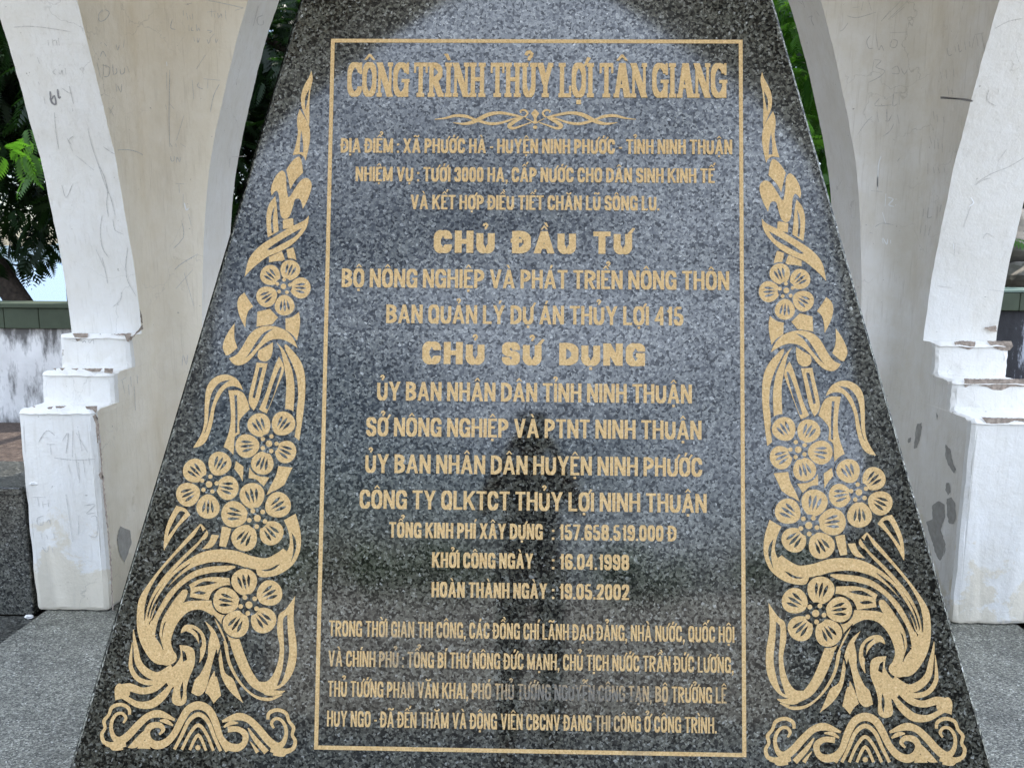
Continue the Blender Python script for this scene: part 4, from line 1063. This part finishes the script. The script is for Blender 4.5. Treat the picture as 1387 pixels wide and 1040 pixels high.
right_scr = [
 ('B',ZI,[[(530,200),(510,230),(520,270),(545,270)],[(560,190),(575,280),(590,255),(605,285)],[(640,185),(735,180)],[(650,225),(640,260),(670,265),(680,230),(655,222)],[(550,340),(535,420)],[(550,335),(590,340),(560,375),(610,395),(580,430),(520,460)],
   [(650,385),(680,370),(690,410),(650,410)],[(700,380),(720,415),(745,380),(775,415),(780,370)],[(580,550),(555,590),(650,585)],[(660,520),(655,590),(680,580)],[(690,540),(690,585)],[(665,520),(830,515)],[(770,530),(765,585)],[(785,540),(810,545),(800,585),(830,580)],
   [(430,45),(470,40)],[(490,10),(480,60)],[(520,5),(535,60)],[(640,60),(590,120)],[(700,5),(600,110)],[(740,5),(630,110)],[(720,40),(650,100)],[(565,620),(575,680)],[(620,610),(625,680),(650,640)],[(680,640),(690,690)],[(460,750),(500,690),(540,650)],[(745,290),(735,315)],
   [(405,130),(380,165),(360,175)],[(400,90),(440,100),(480,95),(560,70)],[(600,760),(640,730),(660,690)],[(760,655),(785,645)],[(655,775),(668,783)],[(680,900),(700,880),(720,930)],[(745,890),(755,930)]]),
 ('R',ZI,[[(955,270),(965,310),(985,305)],[(1000,260),(1005,290)],[(1020,250),(1025,290),(1040,280)],[(1055,235),(1060,280)],[(1080,230),(1085,265)],[(1110,200),(1095,270)],[(1120,200),(1130,260)],[(1150,190),(1165,290)],[(1110,195),(1160,185)],
   [(880,620),(885,665)],[(900,640),(905,680)],[(935,650),(940,685)],[(860,760),(870,800)],[(885,780),(888,830)],[(905,770),(908,830)],[(930,800),(932,850)],[(850,910),(850,970)],[(880,930),(885,965)],[(905,930),(915,965)],[(940,930),(945,965)],[(960,480),(965,530)],[(980,500),(990,525)],[(920,400),(925,440)],[(950,390),(955,440)],[(990,380),(995,430)]]),
 ('B',ZE,[[(490,210),(495,290),(480,370),(430,440)],[(280,75),(340,80)],[(400,370),(410,330)],[(270,300),(290,305)],[(300,270),(340,250),(400,260)]]),
 ('R',ZE,[[(565,170),(560,215)],[(590,165),(585,220),(610,215)],[(640,160),(635,225)],[(650,190),(660,150)],[(550,260),(545,310)],[(575,260),(570,320)],[(600,265),(590,315)]]),
 ('RV',ZE,[[(735,360),(730,425)],[(750,400),(755,420)],[(885,335),(905,305),(935,320)],[(830,130),(780,270)],[(640,590),(720,600)],[(920,610),(1000,620)],[(840,45),(890,15),(930,5)]]),
 ('RV',ZI,[[(1190,500),(1180,560),(1230,590)],[(1245,490),(1240,530)],[(1225,160),(1300,120),(1380,105)],[(1120,1020),(1200,970),(1300,930),(1385,880)],[(1240,900),(1290,830)]]),
 ('BRR',ZI,[[(130,10),(150,25)],[(150,5),(165,45)],[(185,100),(205,90),(200,110),(215,145)],[(230,65),(245,90)]]),
]
right_thick = [('R',ZI,[[(920,542),(980,548),(1050,555),(1100,565)],[(920,548),(1010,552)]])]
right_chalk = [
 ('B',ZI,[[(590,870),(575,920),(570,1040)]]),
 ('B',ZE,[[(360,90),(355,160)],[(370,110),(400,120),(375,150),(405,160)],[(410,120),(440,125),(430,155),(410,150)],[(450,160),(460,130),(490,155),(495,125)],[(340,330),(345,360)],[(345,330),(365,365),(368,335)],[(385,340),(385,360)],[(315,0),(315,70)],[(340,190),(360,255)],[(400,490),(420,480)]]),
 ('RV',ZE,[[(820,110),(835,140),(810,160)],[(725,360),(728,390)]]),
]
left_chalk = [('B',ZH,[[(545,430),(560,500),(580,560)],[(605,375),(608,400)]]), ('B',ZJ,[[(345,155),(355,190),(365,180)]])]
for key, mo, pe, sc_, th_, ch_ in (((-1,1), left_mortar, left_peel, left_scr, left_thick, left_chalk), ((1,1), right_mortar, right_peel, right_scr, right_thick, right_chalk)):
    p, b, _ = PIERS[key]
    patches(mo, seed=3).build('exposed_mortar', M_MORTAR, p, recalc=False)
    patches(pe, seed=5).build('peeled_paint', M_PEEL, p, recalc=False)
    scribbles(sc_, 1.0).build('pencil_scribble', M_SCRATCH, p, recalc=False)
    scribbles(th_, 2.6).build('dark_scribble', M_SCRATCHD, p, recalc=False)
    scribbles(ch_, 1.8).build('chalk_scribble', M_SCRATCHL, p, recalc=False)

# two crumbs of white plaster
def lump(name, loc, r3, mat_, seed, sub=2, amp=.25, label=None, cat=None, group=None):
    bm = bmesh.new(); bmesh.ops.create_icosphere(bm, subdivisions=sub, radius=1.0)
    rnd = random.Random(seed); ph = [rnd.uniform(0, 6.28) for _ in range(9)]
    for v in bm.verts:
        c = v.co.copy()
        k = 1 + amp*(sin(c.x*2.3+ph[0])*sin(c.y*2.7+ph[1]) + .6*sin(c.z*3.9+ph[2]+c.x*2) + .4*sin(c.x*6+ph[3])*sin(c.y*5.5+ph[4]+c.z*4))
        v.co = Vector((c.x*k*r3[0], c.y*k*r3[1], c.z*k*r3[2]))
    zmin = min(v.co.z for v in bm.verts)
    for v in bm.verts: v.co.z -= zmin
    me = bpy.data.meshes.new(name); bm.to_mesh(me); bm.free(); me.materials.append(mat_)
    o = bpy.data.objects.new(name, me); COL.objects.link(o); o.location = loc; o.rotation_euler = (0, 0, rnd.uniform(0, 6))
    tag(o, label, cat, group); return o
P = on_z(38, 663, .574); lump('plaster_crumb', (P[0], 3.225, .572), (.026,.018,.016), M_CRUMB, 3, amp=.3, label='white plaster crumb on the dark ledge beside the left pier', cat='crumb', group='crumbs of white plaster')
P = on_z(37, 838, -.02); lump('plaster_crumb', (P[0], 3.18, -.023), (.022,.012,.010), M_CRUMB, 8, amp=.3, label='white plaster crumb on the floor below the dark ledge', cat='crumb', group='crumbs of white plaster')

# ------------------------------------------------------------------ boundary walls behind
bw = empty('boundary_wall', (-5.3, 5.3, .4))
tag(bw, 'low whitewashed wall with dark green coping behind the left pier', 'wall')
m = MB(); m.box(-9, -1.4, 5.2, 5.42, .35, 1.088); m.build('whitewashed_face', M_DIRTYWALL, bw, bevel=.006)
m = MB(); xj = [-9, -6.2, -5.0, -4.15, -3.56, -3.32, -2.9, -1.4]
for a, b in zip(xj, xj[1:]): m.box(a+.0015, b-.0015, 5.165, 5.46, 1.09, 1.228)
m.build('green_coping', M_GREEN, bw, bevel=.005)
m = MB(); m.box(-9, -1.4, 5.15, 5.475, 1.23, 1.262); m.build('coping_top', M_GREEN, bw, bevel=.004)
m = MB(); m.box(-3.165, -3.085, 5.24, 5.34, 1.263, 3.4); m.build('green_post', M_GREEN, bw, bevel=.006)
bw = empty('boundary_wall', (5.0, 5.3, .4))
tag(bw, 'black-stained wall with green coping coloured sky-lit on top behind the right pier', 'wall')
m = MB(); m.box(1.6, 9, 5.22, 5.45, .35, 1.262); m.build('stained_face', M_BLACKWALL, bw, bevel=.006)
m = MB()
xj = [1.6, 2.9, 3.262, 3.8, 4.6, 6, 9]
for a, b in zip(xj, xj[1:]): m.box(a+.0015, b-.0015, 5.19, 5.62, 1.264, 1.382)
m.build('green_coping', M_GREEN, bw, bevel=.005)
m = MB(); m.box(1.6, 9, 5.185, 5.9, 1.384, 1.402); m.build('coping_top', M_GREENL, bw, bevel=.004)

# bank of leaf litter and stones behind the right wall
m = MB(); n = 26
for i in range(n+1):
    for j in range(n+1):
        x = 1.8 + 7*i/n; y = 5.95 + 3.2*j/n
        m.v.append((x, y, .35 + 1.16*(1-exp_) + .05*sin(x*5+y*3)) if (exp_ := math.exp(-(y-5.9)*2.2)) >= 0 else None)
m.f = [(j*1+i*(n+1), j+1+i*(n+1), j+1+(i+1)*(n+1), j+(i+1)*(n+1)) for i in range(n) for j in range(n)]; m.m = [0]*len(m.f)
tag(m.build('earth_bank', M_SOIL, loc=(5, 7, .35)), kind='structure')
for k, (px, py, Y, r3, lab) in enumerate([
    (1374, 345, 7.0, (.34,.25,.20), 'broad grey stone topmost on the bank behind the right wall'),
    (1386, 372, 6.75, (.26,.2,.12), 'flat grey stone lowest on the bank, just above the right coping'),
    (1372, 368, 6.8, (.13,.13,.09), 'small grey stone wedged beside the right pier edge on the bank'),
    (1404, 348, 7.1, (.36,.3,.22), 'large grey stone at the right frame edge on the bank')]):
    P = on_y(px, py, Y); lump('rock', (P[0], P[1], P[2]-.12), r3, M_ROCK, 20+k, sub=3, amp=.22, label=lab, cat='rock', group='stones on the bank')

# ------------------------------------------------------------------ trees
def frond_template(n=9, L=.34, droop=.35):
    vs, fs = [], []
    def rach(t): return np.array([t*L, 0, -droop*L*t*t])
    for i in range(n+1):
        t = .18 + .82*i/n; p = rach(t)
        for s in ((-1, 1) if i < n else (0,)):
            l = L*.36*(sin(pi*min(.97, .22+.72*t)))
            d = np.array([.55, s*.85, -.32]) if s else np.array([1, 0, -.5])
            d = d/np.linalg.norm(d); side = np.cross(d, [0, 0, 1.0]); side /= np.linalg.norm(side); w = l*.15
            k = len(vs)
            mid = p + d*l*.45 + np.array([0,0,.012*L])
            vs += [p, mid + side*w, p + d*l + np.array([0,0,-.10*l]), mid - side*w]; fs.append((k, k+1, k+2, k+3))
    return np.array(vs), np.array(fs)
FT = frond_template(); FT_BIG = frond_template(5, .8, .3)
def fronds(name, pos, direc, scale, mat_, parent, tpl, seed):
    rs = np.random.RandomState(seed); V, F = tpl; nv = len(V); n = len(pos)
    d = direc/np.linalg.norm(direc, axis=1, keepdims=True)
    up = np.tile(np.array([[0,0,1.0]]), (n,1)) + rs.normal(0, .35, (n,3))
    y = np.cross(up, d); y /= np.linalg.norm(y, axis=1, keepdims=True); z = np.cross(d, y)
    R3 = np.stack([d, y, z], 2)*scale[:,None,None]
    W = np.einsum('nij,vj->nvi', R3, V) + pos[:,None,:]
    org = origin_of(parent); W = W - np.array(org)[None,None,:]
    co = W.reshape(-1, 3).astype(np.float32); fa = (F[None] + (np.arange(n)*nv)[:,None,None]).reshape(-1, 4)
    me = bpy.data.meshes.new(name); me.vertices.add(len(co)); me.vertices.foreach_set('co', co.ravel())
    me.loops.add(fa.size); me.loops.foreach_set('vertex_index', fa.ravel().astype(np.int32))
    me.polygons.add(len(fa)); me.polygons.foreach_set('loop_start', (np.arange(len(fa))*4).astype(np.int32))
    me.materials.append(mat_); me.update(calc_edges=True); me.validate()
    o = bpy.data.objects.new(name, me); COL.objects.link(o); o.parent = parent
    return o
def tree(base, top, crown_c, crown_r, nclump, per, mat_, label, seed, trunk_r=.13, tpl=FT, sc=(.8,1.3), group=None, limbs=7, name='tree', low=-.9):
    rs = np.random.RandomState(seed); base = np.array(base, float); top = np.array(top, float); cc = np.array(crown_c, float); cr = np.array(crown_r, float)
    root = empty(name, tuple(base)); tag(root, label, 'tree', group)
    cl = []
    while len(cl) < nclump:
        q = rs.uniform(-1, 1, 3)
        if .25 < np.linalg.norm(q) < 1 and q[2] > low: cl.append(cc + q*cr)
    cl = np.array(cl)
    m = MB(); mid = (base+top)/2 + rs.normal(0, .06, 3)
    m.tube([base, base*.7+mid*.3+.02, mid, mid*.4+top*.6, top], [trunk_r*1.25, trunk_r*1.05, trunk_r*.95, trunk_r*.8, trunk_r*.62], 12)
    m.build('trunk', M_BARK, root, smooth=True)
    m = MB()
    for i in range(limbs):
        e = cl[i % len(cl)]; h = (top-mid)*rs.uniform(.35, 1.0) + mid
        k = (h+e)/2 + np.array([0,0,.15])
        m.tube([h, k, e], [trunk_r*.45, trunk_r*.28, trunk_r*.08], 6)
    m.build('limbs', M_BARK, root, smooth=True)
    pos = np.repeat(cl, per, 0) + rs.normal(0, 1, (nclump*per, 3))*np.minimum(cr, .55)*.55
    d = (pos-np.repeat(cl, per, 0))*np.array([1,1,.4]) + rs.normal(0, .35, pos.shape) + np.array([0,0,-.22])
    fronds('crown', pos, d, rs.uniform(sc[0], sc[1], len(pos)), mat_, root, tpl, seed)
    return root
A, B_ = on_y(29, 413, 8.2), on_y(-6, 352, 8.2); dz = (B_-A)/(B_[2]-A[2])
base = A - dz*(A[2]-.4); topp = A + dz*2.2
tr = tree(base, topp, (topp[0]+.9, 8.4, 4.22), (2.6, 1.6, 2.5), 170, 32, M_LEAF_D, 'dark feathery tree with a leaning trunk seen through the left arch', 11, trunk_r=.125, low=-.97)
c0 = on_y(38, 205, 5.6); rs = np.random.RandomState(5)
pos = c0 + rs.normal(0, 1, (13,3))*np.array([.10,.15,.07]); dd = rs.normal(0, .5, (13,3)) + np.array([-.5,-.1,-.45])
fronds('bright_spray', pos, dd, rs.uniform(.5, .75, 13), M_LEAF_L, tr, FT, 9)
tree((-1.9,9.4,.4), (-2.0,9.3,3.4), (-2.4,9.2,3.6), (1.7,1.4,2.9), 110, 28, M_LEAF_D, 'dark feathery tree seen between the left pier and the stele', 12, low=-.99)
tree((3.3,7.6,.4), (3.2,7.6,3.0), (2.95,7.3,2.9), (1.15,1.0,2.5), 95, 26, M_LEAF_L, 'sunlit-green feathery tree seen between the stele and the right pier', 13, low=-.99, sc=(.7,1.1))
tree((6.3,9.6,.4), (6.2,9.6,3.4), (5.9,9.4,3.5), (1.9,1.4,2.7), 70, 26, M_LEAF_D, 'dark tree above the stones beyond the right wall', 14, low=-.99)
far = ['tall dark tree far behind the leaning trunk', 'tall dark tree far back behind the stele, left of its middle', 'tall dark tree far back behind the stele, right of its middle', 'tall dark tree far back behind the bank of stones']
for k, (x, y) in enumerate(((-6.4,11.6),(-2.9,12.2),(3.6,11.6),(8.4,12.0))):
    tree((x,y,.2), (x,y,3.6), (x,y,4.6 if k == 0 else 3.7), (2.6,1.4,2.6 if k == 0 else 3.4), 60, 20, M_LEAF_D, far[k], 30+k, tpl=FT_BIG, sc=(.8,1.2), group='trees in the far row', low=-.99)
# trees on the forecourt side, facing the stele; the polished face mirrors them
for k, (x, y, h, w) in enumerate(((-17,-44,3.6,5.2),(-6.5,-48,3.8,5.4),(6.6,-46,3.7,5.2),(18,-44,4.2,5.2))):
    tree((x,y,-.1), (x,y,h*.6), (x,y,h*.58), (w,1.8,h*.46), 46, 16, M_LEAF_L, ['bushy tree far left across the forecourt','wide bushy tree left of centre across the forecourt','wide bushy tree right of centre across the forecourt','tall bushy tree far right across the forecourt'][k], 50+k, tpl=FT_BIG, sc=(.8,1.2), group='trees across the forecourt', low=-.99)
# hills across the lake
m = MB(); nh = 60
for i in range(nh+1):
    x = -700 + 1400*i/nh; h = 14 + 9*sin(i*.55) + 6*sin(i*1.31+1)
    m.v += [(x, 640, -1), (x, 660, h), (x, 720, -1)]
for i in range(nh):
    a = i*3; m.f += [(a, a+3, a+4, a+1), (a+1, a+4, a+5, a+2)]; m.m += [0, 0]
tag(m.build('hills', make_simple('distant_hill', (.10,.13,.14), .9, .02, .2, 0), recalc=True), kind='structure')

# ------------------------------------------------------------------ the person taking the picture (mirrored in the stele)
M_SKIN = make_simple('skin', (.30,.18,.12), .55, 20, .08, 0)
M_SHIRT = make_simple('grey_shirt', (.33,.34,.36), .85, 60, .2, .2)
M_TROUSER = make_simple('pale_trousers', (.42,.40,.36), .85, 60, .2, .2)
M_HAIR = make_simple('black_hair', (.012,.011,.010), .5, 80, .3, .3)
M_PHONE = make_simple('black_phone_case', (.015,.015,.016), .3, 20, .1, 0)
def skin(name, nodes, edges, mat_, parent, root=0, sub=2):
    me = bpy.data.meshes.new(name + '_cage'); org = origin_of(parent)
    me.from_pydata([Vector(n[0])-org for n in nodes], edges, [])
    o = bpy.data.objects.new(name + '_cage', me); COL.objects.link(o)
    o.modifiers.new('skin', 'SKIN'); sm = o.modifiers.new('subsurf', 'SUBSURF'); sm.levels = sub; sm.render_levels = sub
    for i, n in enumerate(nodes):
        sv = me.skin_vertices[0].data[i]; rr = n[1]; sv.radius = rr if isinstance(rr, tuple) else (rr, rr); sv.use_root = (i == root)
    dg = bpy.context.evaluated_depsgraph_get(); dg.update()
    m2 = bpy.data.meshes.new_from_object(o.evaluated_get(dg)); m2.name = name
    bpy.data.objects.remove(o, do_unlink=True)
    m2.materials.clear(); m2.materials.append(mat_); m2.polygons.foreach_set('use_smooth', [True]*len(m2.polygons))
    r_ = bpy.data.objects.new(name, m2); COL.objects.link(r_); r_.parent = parent
    return r_
PX, PY = .02, -.42
per = empty('person', (PX, PY, 0)); tag(per, 'person in grey shirt and pale trousers holding a phone up before the stele', 'person')
nodes = [((PX,PY,.90),(.155,.11)), ((PX,PY,1.06),(.135,.10)), ((PX,PY,1.24),(.16,.11)), ((PX,PY,1.37),(.10,.08)), ((PX,PY+.01,1.45),.052), ((PX,PY+.02,1.53),(.072,.088)), ((PX,PY+.02,1.61),(.066,.085))]
edges = [(0,1),(1,2),(2,3),(3,4),(4,5),(5,6)]
for s_ in (-1, 1):
    a = len(nodes); nodes += [((PX+s_*.165,PY,1.36),.062), ((PX+s_*.255,PY+.08,1.17),.044), ((PX+s_*.15,PY+.25,1.38),.030), ((PX+s_*.105,PY+.30,1.45),(.036,.018))]
    edges += [(3,a),(a,a+1),(a+1,a+2),(a+2,a+3)]
    for k in range(4):
        b0 = len(nodes); zz = 1.455 + .017*k; l = (.85,1.0,.95,.78)[k]
        nodes += [((PX+s_*.100,PY+.318+.004*k,zz),.0095), ((PX+s_*.083,PY+.345*1.0+.006*l,zz+.012),.0085), ((PX+s_*(.083-.030*l),PY+.352,zz+.014),.0078)]
        edges += [(a+3,b0),(b0,b0+1),(b0+1,b0+2)]
    b0 = len(nodes); nodes += [((PX+s_*.092,PY+.285,1.468),.011), ((PX+s_*.066,PY+.30,1.482),.0095), ((PX+s_*.05,PY+.315,1.49),.0085)]
    edges += [(a+3,b0),(b0,b0+1),(b0+1,b0+2)]
    c0_ = len(nodes); nodes += [((PX+s_*.095,PY,.84),(.085,.085)), ((PX+s_*.10,PY+.015,.48),.056), ((PX+s_*.105,PY-.01,.09),.040), ((PX+s_*.11,PY+.03,.035),(.04,.035)), ((PX+s_*.125,PY+.16,.03),(.042,.026))]
    edges += [(0,c0_),(c0_,c0_+1),(c0_+1,c0_+2),(c0_+2,c0_+3),(c0_+3,c0_+4)]
body = skin('body', nodes, edges, M_SKIN, per)
shirt = [((PX,PY,.86),(.175,.128)), ((PX,PY,1.06),(.155,.118)), ((PX,PY,1.24),(.178,.126)), ((PX,PY,1.38),(.105,.085))]
ed = [(0,1),(1,2),(2,3)]
for s_ in (-1, 1):
    a = len(shirt); shirt += [((PX+s_*.165,PY,1.365),.074), ((PX+s_*.225,PY+.055,1.23),.062)]; ed += [(3,a),(a,a+1)]
skin('shirt', shirt, ed, M_SHIRT, per)
tro = [((PX,PY,.90),(.165,.12))]; ed = []
for s_ in (-1, 1):
    a = len(tro); tro += [((PX+s_*.095,PY,.82),(.098,.098)), ((PX+s_*.10,PY+.015,.48),.075), ((PX+s_*.105,PY-.005,.08),.062)]; ed += [(0,a),(a,a+1),(a+1,a+2)]
skin('trousers', tro, ed, M_TROUSER, per)
skin('hair', [((PX,PY-.02,1.60),(.078,.092)), ((PX,PY-.05,1.53),(.070,.06)), ((PX,PY+.01,1.645),(.066,.082))], [(0,1),(0,2)], M_HAIR, per)
m = MB()
m.add([(PX-.011,PY+.108,1.515),(PX+.011,PY+.108,1.515),(PX,PY+.130,1.518),(PX,PY+.106,1.555)], [(0,1,2),(0,2,3),(1,3,2),(0,3,1)]); m.build('nose', M_SKIN, per)
for s_ in (-1, 1):
    m = MB(); m.tube([(PX+s_*.072,PY+.01,1.515),(PX+s_*.082,PY+.005,1.545),(PX+s_*.074,PY+.008,1.57)], [.008,.012,.007], 8); m.build('ear', M_SKIN, per, smooth=True)
    m = MB(); m.tube([(PX+s_*.030-.010,PY+.101,1.552),(PX+s_*.030,PY+.105,1.553),(PX+s_*.030+.010,PY+.101,1.552)], [.003,.0065,.003], 8); m.build('eye', M_HAIR, per, smooth=True)
m = MB(); m.tube([(PX-.022,PY+.096,1.488),(PX,PY+.106,1.487),(PX+.022,PY+.096,1.488)], [.003,.006,.003], 8); m.build('mouth', make_simple('lips', (.25,.10,.085), .5, 20, .05, 0), per, smooth=True)
ph = empty('phone', (PX, PY+.335, 1.455)); tag(ph, 'black phone held up in both hands in front of the stele', 'phone')
m = MB(); m.box(PX-.075, PX+.075, PY+.331, PY+.339, 1.455, 1.532); m.build('phone_body', M_PHONE, ph, bevel=.003)
m = MB(); m.box(PX+.045, PX+.070, PY+.3395, PY+.342, 1.50, 1.527); m.build('lens_block', M_PHONE, ph, bevel=.0015)
